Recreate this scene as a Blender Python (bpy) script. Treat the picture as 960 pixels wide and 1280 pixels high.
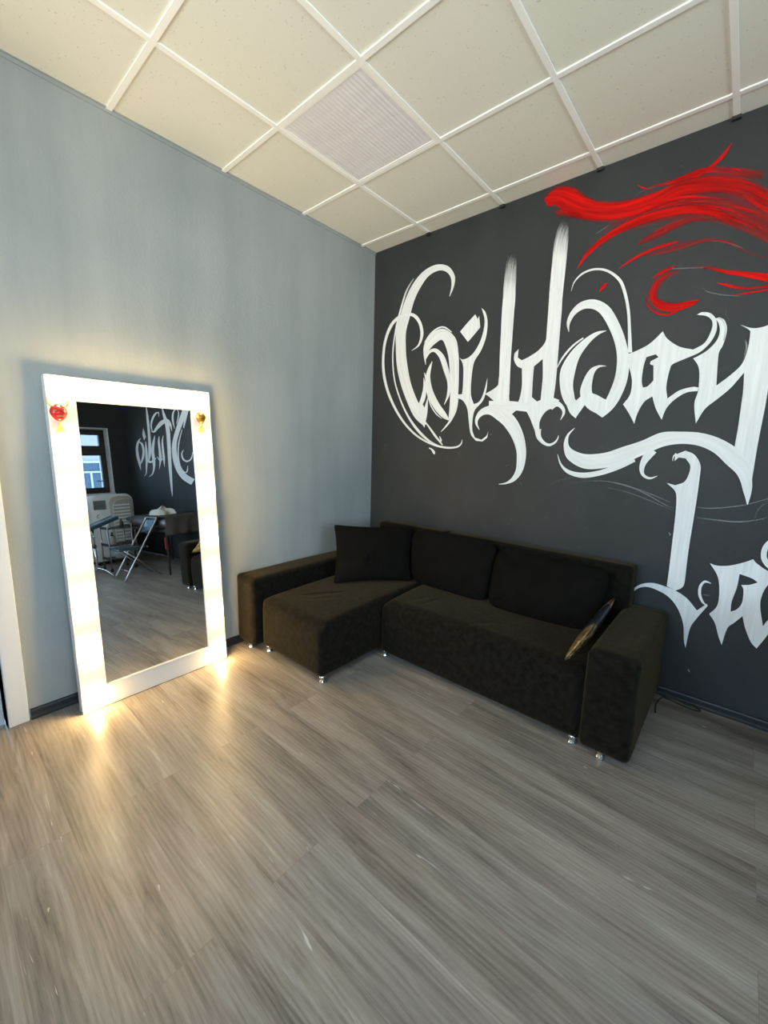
import bpy, bmesh, math, random
from mathutils import Vector, Matrix, Euler
random.seed(7)
for _o in list(bpy.data.objects): bpy.data.objects.remove(_o)
SC = bpy.context.scene
COL = SC.collection
H = 3.032            # ceiling height
W = 6.05             # room width (x)
L = 4.60             # room depth (-y)
# ------------------------------------------------------------------ camera
cd = bpy.data.cameras.new('camera'); cam = bpy.data.objects.new('camera', cd); COL.objects.link(cam)
cam.location = (2.5954, -2.8092, 1.4258)
cam.rotation_euler = (1.40908, -0.0241054, 0.7166853)
cd.sensor_fit = 'HORIZONTAL'; cd.sensor_width = 36; cd.lens = 36 * 516.19 / 960
cd.clip_start = 0.05; cd.clip_end = 200
SC.camera = cam
# ------------------------------------------------------------------ view / world / sun
SC.view_settings.view_transform = 'Standard'; SC.view_settings.look = 'None'
SC.view_settings.gamma = 1.0; SC.view_settings.use_curve_mapping = False
SKY_STRENGTH = 28.0
BULB_STRENGTH = 265.0
EXPOSURE = -0.56
SC.view_settings.exposure = EXPOSURE
wd = bpy.data.worlds.new('sky'); SC.world = wd; wd.use_nodes = True
nt = wd.node_tree; nt.nodes.clear()
wo = nt.nodes.new('ShaderNodeOutputWorld'); bg = nt.nodes.new('ShaderNodeBackground')
tc = nt.nodes.new('ShaderNodeTexCoord'); sx = nt.nodes.new('ShaderNodeSeparateXYZ'); cr = nt.nodes.new('ShaderNodeValToRGB')
mp_ = nt.nodes.new('ShaderNodeMapRange'); mp_.inputs['From Min'].default_value = -1; mp_.inputs['From Max'].default_value = 1
nt.links.new(tc.outputs['Generated'], sx.inputs[0]); nt.links.new(sx.outputs['Z'], mp_.inputs['Value'])
nt.links.new(mp_.outputs[0], cr.inputs[0]); nt.links.new(cr.outputs[0], bg.inputs[0]); nt.links.new(bg.outputs[0], wo.inputs[0])
cr.color_ramp.elements[0].position = 0.0; cr.color_ramp.elements[0].color = (1.25, 1.32, 1.28, 1)
cr.color_ramp.elements[1].position = 1.0; cr.color_ramp.elements[1].color = (0.42, 0.62, 0.95, 1)
e = cr.color_ramp.elements.new(0.48); e.color = (1.1, 1.2, 1.2, 1)
e = cr.color_ramp.elements.new(0.53); e.color = (0.62, 0.84, 1.0, 1)
bg.inputs['Strength'].default_value = SKY_STRENGTH
# window openings: (wall, from, to, z0, z1) - x wall = wall_right, y wall = wall_front (behind the camera; unseen window added as extra daylight)
WINS = [('x', -1.72, -0.27, 1.10, 2.24), ('x', -4.30, -2.10, 0.90, 2.60), ('y', 0.9, 2.9, 1.0, 2.60)]
for (ax, a, b, z0, z1) in WINS:            # sampling portals for the daylight in the window openings
    pd = bpy.data.lights.new('window_daylight_portal', 'AREA'); po = bpy.data.objects.new('window_daylight_portal', pd); COL.objects.link(po)
    pd.shape = 'RECTANGLE'; pd.size = b - a; pd.size_y = z1 - z0; pd.cycles.is_portal = True
    if ax == 'x': po.location = (W + 0.27, (a + b) / 2, (z0 + z1) / 2); po.rotation_euler = Matrix(((0, 0, 1), (1, 0, 0), (0, 1, 0))).to_euler()   # local -Z looks into the room
    else: po.location = ((a + b) / 2, -L - 0.19, (z0 + z1) / 2); po.rotation_euler = Matrix(((1, 0, 0), (0, 0, -1), (0, 1, 0))).to_euler()
# ------------------------------------------------------------------ material helpers
MATS = {}
def mat(name, col, rough=0.5, metal=0.0, sheen=0.0, spec=0.5, var=0.0, vscale=8.0, vstretch=(1, 1, 1), bump=0.0, bscale=60.0, bstretch=(1, 1, 1), emit=None, emits=0.0, rvar=0.0, coord='Object'):
    m = bpy.data.materials.new(name); m.use_nodes = True; n = m.node_tree; b = n.nodes['Principled BSDF']
    b.inputs['Base Color'].default_value = (*col, 1); b.inputs['Roughness'].default_value = rough; b.inputs['Metallic'].default_value = metal
    b.inputs['Specular IOR Level'].default_value = spec
    if sheen: b.inputs['Sheen Weight'].default_value = sheen; b.inputs['Sheen Roughness'].default_value = 0.45; b.inputs['Sheen Tint'].default_value = (1.0, 0.82, 0.50, 1)
    if emit: b.inputs['Emission Color'].default_value = (*emit, 1); b.inputs['Emission Strength'].default_value = emits
    t = n.nodes.new('ShaderNodeTexCoord')
    def noise(scale, st, detail=4):
        mp = n.nodes.new('ShaderNodeMapping'); mp.inputs['Scale'].default_value = st; n.links.new(t.outputs[coord], mp.inputs[0])
        z = n.nodes.new('ShaderNodeTexNoise'); z.inputs['Scale'].default_value = scale; z.inputs['Detail'].default_value = detail
        n.links.new(mp.outputs[0], z.inputs['Vector']); return z
    if var > 0:
        z = noise(vscale, vstretch)
        mr = n.nodes.new('ShaderNodeMapRange'); mr.inputs['From Min'].default_value = 0.3; mr.inputs['From Max'].default_value = 0.7
        mr.inputs['To Min'].default_value = 1 - var; mr.inputs['To Max'].default_value = 1 + var; n.links.new(z.outputs[0], mr.inputs[0])
        vm = n.nodes.new('ShaderNodeVectorMath'); vm.operation = 'SCALE'; vm.inputs[0].default_value = col; n.links.new(mr.outputs[0], vm.inputs['Scale'])
        n.links.new(vm.outputs[0], b.inputs['Base Color'])
        if rvar:
            mr2 = n.nodes.new('ShaderNodeMapRange'); mr2.inputs['From Min'].default_value = 0.3; mr2.inputs['From Max'].default_value = 0.7
            mr2.inputs['To Min'].default_value = rough - rvar; mr2.inputs['To Max'].default_value = rough + rvar
            n.links.new(z.outputs[0], mr2.inputs[0]); n.links.new(mr2.outputs[0], b.inputs['Roughness'])
    if bump > 0:
        z2 = noise(bscale, bstretch, 6); bn = n.nodes.new('ShaderNodeBump'); bn.inputs['Strength'].default_value = bump; bn.inputs['Distance'].default_value = 0.004
        n.links.new(z2.outputs[0], bn.inputs['Height']); n.links.new(bn.outputs[0], b.inputs['Normal'])
    MATS[name] = m; return m
def floor_mat():
    m = bpy.data.materials.new('laminate_floor'); m.use_nodes = True; n = m.node_tree; N = n.nodes.new; K = n.links.new
    b = n.nodes['Principled BSDF']; t = N('ShaderNodeTexCoord')
    mp = N('ShaderNodeMapping'); mp.inputs['Location'].default_value = (0.3, 0.045, 0); K(t.outputs['Object'], mp.inputs[0])
    br = N('ShaderNodeTexBrick'); K(mp.outputs[0], br.inputs[0]); br.offset = 0.37; br.offset_frequency = 2
    for k, v in (('Scale', 1), ('Brick Width', 1.9), ('Row Height', 0.193), ('Mortar Size', 0.0007), ('Mortar Smooth', 0.3), ('Bias', 0)): br.inputs[k].default_value = v
    br.inputs['Color1'].default_value = (0, 0, 0, 1); br.inputs['Color2'].default_value = (1, 1, 1, 1); br.inputs['Mortar'].default_value = (0.5, 0.5, 0.5, 1)
    # shift the grain per plank
    ad = N('ShaderNodeVectorMath'); ad.operation = 'MULTIPLY_ADD'; K(br.outputs['Color'], ad.inputs[0]); ad.inputs[1].default_value = (7.3, 3.1, 5.0); K(mp.outputs[0], ad.inputs[2])
    def nz(scale, st, det=5, dist=0.0, rg=0.55):
        q = N('ShaderNodeMapping'); q.inputs['Scale'].default_value = st; K(ad.outputs[0], q.inputs[0])
        z = N('ShaderNodeTexNoise'); z.inputs['Scale'].default_value = scale; z.inputs['Detail'].default_value = det; z.inputs['Distortion'].default_value = dist; z.inputs['Roughness'].default_value = rg
        K(q.outputs[0], z.inputs['Vector']); return z
    fine = nz(1.0, (11, 330, 1), 5, 0.2, 0.75); med = nz(1.0, (1.8, 17, 1), 8, 1.2, 0.66); big = nz(1.0, (0.7, 5.0, 1), 4, 1.4, 0.5); hue = nz(1.0, (0.5, 3.0, 1), 2, 0.5)
    wq = N('ShaderNodeMapping'); wq.inputs['Scale'].default_value = (0.9, 6.0, 1); K(ad.outputs[0], wq.inputs[0])
    wv = N('ShaderNodeTexWave'); wv.wave_type = 'BANDS'; wv.bands_direction = 'Y'; wv.inputs['Scale'].default_value = 3.0; wv.inputs['Distortion'].default_value = 16; wv.inputs['Detail'].default_value = 3; wv.inputs['Detail Scale'].default_value = 0.45; wv.inputs['Detail Roughness'].default_value = 0.55
    K(wq.outputs[0], wv.inputs[0])
    def mx(a, bb, f):
        q = N('ShaderNodeMix'); q.data_type = 'FLOAT'; q.inputs[0].default_value = f; K(a, q.inputs[2]); K(bb, q.inputs[3]); return q.outputs[0]
    v = mx(med.outputs[0], fine.outputs[0], 0.38); v = mx(v, big.outputs[0], 0.38); v = mx(v, wv.outputs['Fac'], 0.05); v = mx(v, br.outputs['Color'], 0.05)
    r = N('ShaderNodeValToRGB'); K(v, r.inputs[0]); E_ = r.color_ramp.elements
    E_[0].position = 0.35; E_[0].color = (0.080, 0.064, 0.052, 1); E_[1].position = 0.655; E_[1].color = (0.45, 0.40, 0.345, 1)
    q = E_.new(0.42); q.color = (0.165, 0.138, 0.114, 1); q = E_.new(0.50); q.color = (0.250, 0.214, 0.178, 1); q = E_.new(0.58); q.color = (0.325, 0.284, 0.240, 1)
    hm = N('ShaderNodeMix'); hm.data_type = 'RGBA'; hm.blend_type = 'MULTIPLY'; hr = N('ShaderNodeMapRange'); K(hue.outputs[0], hr.inputs[0]); hr.inputs['From Min'].default_value = 0.4; hr.inputs['From Max'].default_value = 0.6; K(hr.outputs[0], hm.inputs[0]); K(r.outputs[0], hm.inputs[6]); hm.inputs[7].default_value = (0.96, 1.0, 1.03, 1)
    # pale scuffs along the grain
    sc = nz(1.0, (3.0, 30, 1), 2, 2.5); sr = N('ShaderNodeMapRange'); K(sc.outputs[0], sr.inputs[0]); sr.inputs['From Min'].default_value = 0.715; sr.inputs['From Max'].default_value = 0.76
    sm = N('ShaderNodeMix'); sm.data_type = 'RGBA'; K(sr.outputs[0], sm.inputs[0]); K(hm.outputs[2], sm.inputs[6]); sm.inputs[7].default_value = (0.52, 0.49, 0.45, 1)
    dm = N('ShaderNodeMix'); dm.data_type = 'RGBA'; K(br.outputs['Fac'], dm.inputs[0]); K(sm.outputs[2], dm.inputs[6]); dm.inputs[7].default_value = (0.17, 0.146, 0.122, 1)
    K(dm.outputs[2], b.inputs['Base Color'])
    rr = N('ShaderNodeMapRange'); K(v, rr.inputs[0]); rr.inputs['From Min'].default_value = 0.3; rr.inputs['From Max'].default_value = 0.7; rr.inputs['To Min'].default_value = 0.40; rr.inputs['To Max'].default_value = 0.30
    K(rr.outputs[0], b.inputs['Roughness']); b.inputs['Specular IOR Level'].default_value = 0.5
    bn = N('ShaderNodeBump'); bn.inputs['Strength'].default_value = 0.12; bn.inputs['Distance'].default_value = 0.0015; K(v, bn.inputs['Height']); K(bn.outputs[0], b.inputs['Normal'])
    return m
def wall_mat(name, c1, c2, streak, rough, bump=0.3, bscale=90, scuff=None):
    m = bpy.data.materials.new(name); m.use_nodes = True; n = m.node_tree; N = n.nodes.new; K = n.links.new
    b = n.nodes['Principled BSDF']; t = N('ShaderNodeTexCoord')
    q = N('ShaderNodeMapping'); q.inputs['Scale'].default_value = streak; K(t.outputs['Object'], q.inputs[0])
    z = N('ShaderNodeTexNoise'); z.inputs['Scale'].default_value = 1; z.inputs['Detail'].default_value = 6; z.inputs['Roughness'].default_value = 0.6; K(q.outputs[0], z.inputs['Vector'])
    z3 = N('ShaderNodeTexNoise'); z3.inputs['Scale'].default_value = 1.3; z3.inputs['Detail'].default_value = 3; K(t.outputs['Object'], z3.inputs['Vector'])
    mi = N('ShaderNodeMix'); mi.data_type = 'FLOAT'; mi.inputs[0].default_value = 0.4; K(z.outputs[0], mi.inputs[2]); K(z3.outputs[0], mi.inputs[3])
    r = N('ShaderNodeValToRGB'); r.color_ramp.elements[0].position = 0.36; r.color_ramp.elements[0].color = (*c1, 1); r.color_ramp.elements[1].position = 0.64; r.color_ramp.elements[1].color = (*c2, 1)
    K(mi.outputs[0], r.inputs[0]); out = r.outputs[0]
    if scuff:
        s = N('ShaderNodeTexNoise'); s.inputs['Scale'].default_value = 9; s.inputs['Detail'].default_value = 8; s.inputs['Roughness'].default_value = 0.7; K(t.outputs['Object'], s.inputs['Vector'])
        sr = N('ShaderNodeMapRange'); K(s.outputs[0], sr.inputs[0]); sr.inputs['From Min'].default_value = 0.60; sr.inputs['From Max'].default_value = 0.76; sr.inputs['To Max'].default_value = 0.45
        sm = N('ShaderNodeMix'); sm.data_type = 'RGBA'; K(sr.outputs[0], sm.inputs[0]); K(out, sm.inputs[6]); sm.inputs[7].default_value = (*scuff, 1); out = sm.outputs[2]
    K(out, b.inputs['Base Color']); b.inputs['Roughness'].default_value = rough; b.inputs['Specular IOR Level'].default_value = 0.35
    z2 = N('ShaderNodeTexNoise'); z2.inputs['Scale'].default_value = bscale; z2.inputs['Detail'].default_value = 5; K(t.outputs['Object'], z2.inputs['Vector'])
    bn = N('ShaderNodeBump'); bn.inputs['Strength'].default_value = bump; bn.inputs['Distance'].default_value = 0.003; K(z2.outputs[0], bn.inputs['Height']); K(bn.outputs[0], b.inputs['Normal'])
    return m
def tile_mat():
    m = bpy.data.materials.new('mineral_fibre_tile'); m.use_nodes = True; n = m.node_tree; N = n.nodes.new; K = n.links.new
    b = n.nodes['Principled BSDF']; t = N('ShaderNodeTexCoord')
    v = N('ShaderNodeTexVoronoi'); v.inputs['Scale'].default_value = 60; K(t.outputs['Object'], v.inputs['Vector'])
    z = N('ShaderNodeTexNoise'); z.inputs['Scale'].default_value = 28; z.inputs['Detail'].default_value = 4; K(t.outputs['Object'], z.inputs['Vector'])
    th = N('ShaderNodeMapRange'); K(z.outputs[0], th.inputs[0]); th.inputs['From Min'].default_value = 0.35; th.inputs['From Max'].default_value = 0.7; th.inputs['To Min'].default_value = 0.0; th.inputs['To Max'].default_value = 0.26
    lt = N('ShaderNodeMath'); lt.operation = 'LESS_THAN'; K(v.outputs['Distance'], lt.inputs[0]); K(th.outputs[0], lt.inputs[1])
    mi = N('ShaderNodeMix'); mi.data_type = 'RGBA'; K(lt.outputs[0], mi.inputs[0]); mi.inputs[6].default_value = (0.76, 0.755, 0.68, 1); mi.inputs[7].default_value = (0.62, 0.60, 0.52, 1)
    K(mi.outputs[2], b.inputs['Base Color']); b.inputs['Roughness'].default_value = 0.9; b.inputs['Specular IOR Level'].default_value = 0.2
    bn = N('ShaderNodeBump'); bn.invert = True; bn.inputs['Strength'].default_value = 0.5; bn.inputs['Distance'].default_value = 0.003; K(lt.outputs[0], bn.inputs['Height']); K(bn.outputs[0], b.inputs['Normal'])
    return m
def paint_mat(name, col, rough=0.55, dry=1.0, depth=0.16):
    """brushed wall paint; attribute 'cov' is how much paint the brush left"""
    m = bpy.data.materials.new(name); m.use_nodes = True; n = m.node_tree; N = n.nodes.new; K = n.links.new
    b = n.nodes['Principled BSDF']; o = n.nodes['Material Output']; uv = N('ShaderNodeUVMap'); at = N('ShaderNodeAttribute'); at.attribute_name = 'cov'
    q = N('ShaderNodeMapping'); q.inputs['Scale'].default_value = (14, 3.0, 1); K(uv.outputs[0], q.inputs[0])
    z = N('ShaderNodeTexNoise'); z.inputs['Scale'].default_value = 1.6; z.inputs['Detail'].default_value = 6; z.inputs['Roughness'].default_value = 0.65; K(q.outputs[0], z.inputs['Vector'])
    # coverage: cov + (noise-.5)*k > threshold, soft
    ma = N('ShaderNodeMath'); ma.operation = 'MULTIPLY_ADD'; K(z.outputs[0], ma.inputs[0]); ma.inputs[1].default_value = 1.6 * dry; ma.inputs[2].default_value = -0.8 * dry
    sc = N('ShaderNodeMath'); sc.operation = 'MULTIPLY_ADD'; K(at.outputs['Fac'], sc.inputs[0]); sc.inputs[1].default_value = 1.2; K(ma.outputs[0], sc.inputs[2])
    cl = N('ShaderNodeMapRange'); cl.interpolation_type = 'SMOOTHSTEP'; K(sc.outputs[0], cl.inputs[0]); cl.inputs['From Min'].default_value = 0.05; cl.inputs['From Max'].default_value = 1.15
    tr = N('ShaderNodeBsdfTransparent'); mx = N('ShaderNodeMixShader'); K(cl.outputs[0], mx.inputs[0]); K(tr.outputs[0], mx.inputs[1]); K(b.outputs[0], mx.inputs[2]); K(mx.outputs[0], o.inputs['Surface'])
    z2 = N('ShaderNodeTexNoise'); z2.inputs['Scale'].default_value = 1.0; z2.inputs['Detail'].default_value = 5; K(q.outputs[0], z2.inputs['Vector'])
    mr = N('ShaderNodeMapRange'); K(z2.outputs[0], mr.inputs[0]); mr.inputs['From Min'].default_value = 0.3; mr.inputs['From Max'].default_value = 0.7; mr.inputs['To Min'].default_value = 1 - depth; mr.inputs['To Max'].default_value = 1 + depth * 0.6
    vm = N('ShaderNodeVectorMath'); vm.operation = 'SCALE'; vm.inputs[0].default_value = col; K(mr.outputs[0], vm.inputs['Scale']); K(vm.outputs[0], b.inputs['Base Color'])
    b.inputs['Roughness'].default_value = rough; b.inputs['Specular IOR Level'].default_value = 0.2
    return m
def glass_mat(name, tint):
    m = bpy.data.materials.new(name); m.use_nodes = True; n = m.node_tree; o = n.nodes['Material Output']
    fr = n.nodes.new('ShaderNodeFresnel'); fr.inputs[0].default_value = 1.45; tr = n.nodes.new('ShaderNodeBsdfTransparent'); tr.inputs[0].default_value = (*tint, 1)
    gl = n.nodes.new('ShaderNodeBsdfGlossy'); gl.inputs['Roughness'].default_value = 0.02; mx = n.nodes.new('ShaderNodeMixShader')
    n.links.new(fr.outputs[0], mx.inputs[0]); n.links.new(tr.outputs[0], mx.inputs[1]); n.links.new(gl.outputs[0], mx.inputs[2]); n.links.new(mx.outputs[0], o.inputs['Surface'])
    return m
M = {}
M['floor'] = floor_mat()
M['grey_wall'] = wall_mat('blue_grey_plaster', (0.275, 0.305, 0.305), (0.37, 0.395, 0.39), (1.0, 3.2, 0.45), 0.75, 0.5, 70)
M['dark_wall'] = wall_mat('charcoal_wall_paint', (0.022, 0.025, 0.027), (0.036, 0.039, 0.040), (2.0, 1.0, 1.0), 0.6, 0.35, 110, (0.085, 0.083, 0.078))
M['tile'] = tile_mat()
M['white_paint'] = paint_mat('white_brush_paint', (0.79, 0.80, 0.80), 0.6, 0.6, 0.10)
M['chalk'] = paint_mat('pale_chalk', (0.50, 0.52, 0.52), 0.8, 0.5)
M['red_paint'] = paint_mat('red_brush_paint', (0.56, 0.003, 0.001), 0.8, 0.8, 0.5)
M['glass'] = glass_mat('window_glass', (0.94, 0.96, 0.97)); M['dimming_glass'] = glass_mat('daylight_dimming_glass', (0.08, 0.10, 0.12))  # dark tint added so daylight does not wash out the house across the street
M['white_bar'] = mat('white_grid_metal', (0.93, 0.93, 0.90), 0.5)
M['black_clip'] = mat('black_clip', (0.02, 0.02, 0.02), 0.5)
M['diffuser'] = mat('lamp_diffuser', (0.78, 0.76, 0.80), 0.35, var=0.05, vscale=3, vstretch=(1, 6, 1))
M['base_dark'] = mat('dark_plastic_baseboard', (0.012, 0.015, 0.020), 0.5)
M['door_white'] = mat('white_door_paint', (0.62, 0.66, 0.70), 0.35)
M['win_frame'] = mat('dark_window_frame', (0.035, 0.030, 0.028), 0.35)
M['reveal'] = mat('white_window_reveal', (0.70, 0.72, 0.74), 0.6)
M['frame_white'] = mat('white_lacquer', (0.62, 0.62, 0.62), 0.28, var=0.02)
M['frame_back'] = mat('brown_fibreboard', (0.20, 0.115, 0.06), 0.8)
M['mirror'] = mat('mirror_silver', (0.78, 0.84, 0.90), 0.0, 1.0)
M['gold_line'] = mat('gilt_bead', (0.75, 0.58, 0.30), 0.35, 0.6)
M['socket'] = mat('white_socket', (0.8, 0.8, 0.78), 0.4)
M['bulb'] = mat('glowing_bulb', (0.9, 0.9, 0.85), 0.3, emit=(1.0, 0.66, 0.27), emits=BULB_STRENGTH)
M['velour'] = mat('black_velour', (0.0080, 0.0073, 0.0056), 0.85, sheen=0.10, spec=0.03, var=0.5, vscale=34, bump=0.35, bscale=240)
M['velour_soft'] = mat('black_cushion_velour', (0.0048, 0.0045, 0.0038), 0.85, sheen=0.012, spec=0.06, var=0.22, vscale=14, bump=0.3, bscale=260)
M['seam'] = mat('black_seam', (0.006, 0.006, 0.006), 0.9)
M['chrome'] = mat('chrome', (0.82, 0.83, 0.85), 0.16, 1.0)
M['gold_foil'] = mat('gold_foil_fabric', (0.55, 0.38, 0.16), 0.38, 0.85, var=0.6, vscale=60, bump=1.0, bscale=70, bstretch=(1, 1, 1))
M['black_satin'] = mat('black_satin', (0.012, 0.016, 0.024), 0.3, bump=0.5, bscale=20)
M['cable'] = mat('black_cable', (0.012, 0.012, 0.014), 0.45)
M['steel'] = mat('dull_steel', (0.42, 0.41, 0.40), 0.3, 1.0)
M['slate_vinyl'] = mat('slate_vinyl', (0.022, 0.055, 0.08), 0.25)
M['dark_vinyl'] = mat('black_vinyl', (0.03, 0.028, 0.026), 0.45, var=0.2, vscale=10, bump=0.4, bscale=12)
M['cooler_white'] = mat('off_white_plastic', (0.62, 0.64, 0.63), 0.4)
M['cooler_grey'] = mat('warm_grey_plastic', (0.34, 0.32, 0.28), 0.5)
M['cooler_dark'] = mat('smoked_plastic', (0.13, 0.15, 0.15), 0.3)
M['towel'] = mat('cream_towel', (0.60, 0.58, 0.50), 0.95, bump=1.0, bscale=40)
M['red_mask'] = mat('red_enamel', (0.50, 0.03, 0.03), 0.25, 0.3)
M['gold_mask'] = mat('antique_gold', (0.42, 0.25, 0.06), 0.3, 0.8)
M['horn_gold'] = mat('gold_trim', (0.80, 0.55, 0.16), 0.3, 0.7)
M['tassel'] = mat('yellow_tassel', (0.85, 0.60, 0.12), 0.8)
M['cord'] = mat('grey_cord', (0.30, 0.28, 0.26), 0.8)
M['red_strap'] = mat('dark_red_strap', (0.22, 0.02, 0.02), 0.5)
M['facade'] = mat('pale_render', (0.62, 0.58, 0.55), 0.9, var=0.05, vscale=2)
M['facade_glass'] = mat('facade_window_glass', (0.10, 0.16, 0.22), 0.1)
M['facade_white'] = mat('facade_white_frame', (0.75, 0.77, 0.80), 0.5)
M['asphalt'] = mat('street', (0.20, 0.20, 0.20), 0.9)
M['bed_cloth'] = mat('dark_drape', (0.055, 0.048, 0.040), 0.9, var=0.25, vscale=14, bump=0.6, bscale=24)
M['bottle'] = mat('frosted_grey_plastic', (0.40, 0.43, 0.45), 0.35)
# ------------------------------------------------------------------ mesh helpers
def link(name, me, parent=None):
    o = bpy.data.objects.new(name, me); COL.objects.link(o)
    if parent is not None: o.parent = parent
    return o
def obj(name, bm, m, parent=None, smooth=False, kind=None, label=None):
    bmesh.ops.recalc_face_normals(bm, faces=bm.faces)
    me = bpy.data.meshes.new(name); bm.to_mesh(me); bm.free()
    for x in (m if isinstance(m, (list, tuple)) else [m]): me.materials.append(x)
    if smooth:
        for p in me.polygons: p.use_smooth = True
    o = link(name, me, parent)
    if kind: o['kind'] = kind
    if label: o['label'] = label
    return o
def thing(name, label, cat, loc=(0, 0, 0), rot=(0, 0, 0), group=None):
    o = bpy.data.objects.new(name, None); COL.objects.link(o); o.location = loc; o.rotation_euler = rot; o.empty_display_size = 0.1
    tag(o, label, cat, group); return o
def tag(o, label, cat, group=None):
    o['label'] = label; o['category'] = cat
    if group: o['group'] = group
    return o
def box(bm, x0, x1, y0, y1, z0, z1, r=0.0, seg=2, mi=0):
    v = [bm.verts.new(c) for c in ((x0, y0, z0), (x1, y0, z0), (x1, y1, z0), (x0, y1, z0), (x0, y0, z1), (x1, y0, z1), (x1, y1, z1), (x0, y1, z1))]
    f = [bm.faces.new([v[i] for i in q]) for q in ((3, 2, 1, 0), (4, 5, 6, 7), (0, 1, 5, 4), (1, 2, 6, 5), (2, 3, 7, 6), (3, 0, 4, 7))]
    for a in f: a.material_index = mi
    if r > 0:
        es = list({e for a in f for e in a.edges})
        bmesh.ops.bevel(bm, geom=es, offset=r, segments=seg, profile=0.5, affect='EDGES')
def tube(bm, pts, r, n=8, closed=False, cap=True):
    P = [Vector(p) for p in pts]; R_ = r if isinstance(r, (list, tuple)) else [r] * len(P)
    rings = []; up = Vector((0, 0, 1)); m = len(P)
    prev = None
    for i, p in enumerate(P):
        if closed: t = P[(i + 1) % m] - P[i - 1]
        else: t = P[min(i + 1, m - 1)] - P[max(i - 1, 0)]
        t.normalize()
        if prev is None:
            a = t.cross(up if abs(t.z) < 0.95 else Vector((1, 0, 0))).normalized()
        else:
            a = (prev - t * prev.dot(t)).normalized()
        prev = a; b = t.cross(a)
        rings.append([bm.verts.new(p + (a * math.cos(2 * math.pi * k / n) + b * math.sin(2 * math.pi * k / n)) * R_[i]) for k in range(n)])
    for i in range(m if closed else m - 1):
        A, B = rings[i], rings[(i + 1) % m]
        for k in range(n): bm.faces.new((A[k], A[(k + 1) % n], B[(k + 1) % n], B[k]))
    if cap and not closed: bm.faces.new(rings[0][::-1]); bm.faces.new(rings[-1])
def lathe(bm, prof, c=(0, 0, 0), n=20, axis='Z'):
    rings = []
    for r, z in prof:
        rr = max(r, 1e-5); ring = []
        for k in range(n):
            a = 2 * math.pi * k / n; x, y = rr * math.cos(a), rr * math.sin(a)
            v = (x, y, z) if axis == 'Z' else (z, x, y)
            ring.append(bm.verts.new((c[0] + v[0], c[1] + v[1], c[2] + v[2])))
        rings.append(ring)
    for A, B in zip(rings, rings[1:]):
        for k in range(n): bm.faces.new((A[k], A[(k + 1) % n], B[(k + 1) % n], B[k]))
    bm.faces.new(rings[0][::-1]); bm.faces.new(rings[-1])
def cr(P, n=6, closed=False):
    """Catmull-Rom through points (tuples of any length)"""
    out = []; m = len(P)
    for i in range(m if closed else m - 1):
        g = (lambda k: P[k % m]) if closed else (lambda k: P[max(0, min(m - 1, k))])
        a, b, c, d = g(i - 1), g(i), g(i + 1), g(i + 2)
        for s in range(n):
            t = s / n
            out.append(tuple(0.5 * (2 * b[j] + (c[j] - a[j]) * t + (2 * a[j] - 5 * b[j] + 4 * c[j] - d[j]) * t * t + (3 * b[j] - a[j] - 3 * c[j] + d[j]) * t ** 3) for j in range(len(b))))
    if not closed: out.append(tuple(P[-1]))
    return out
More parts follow.
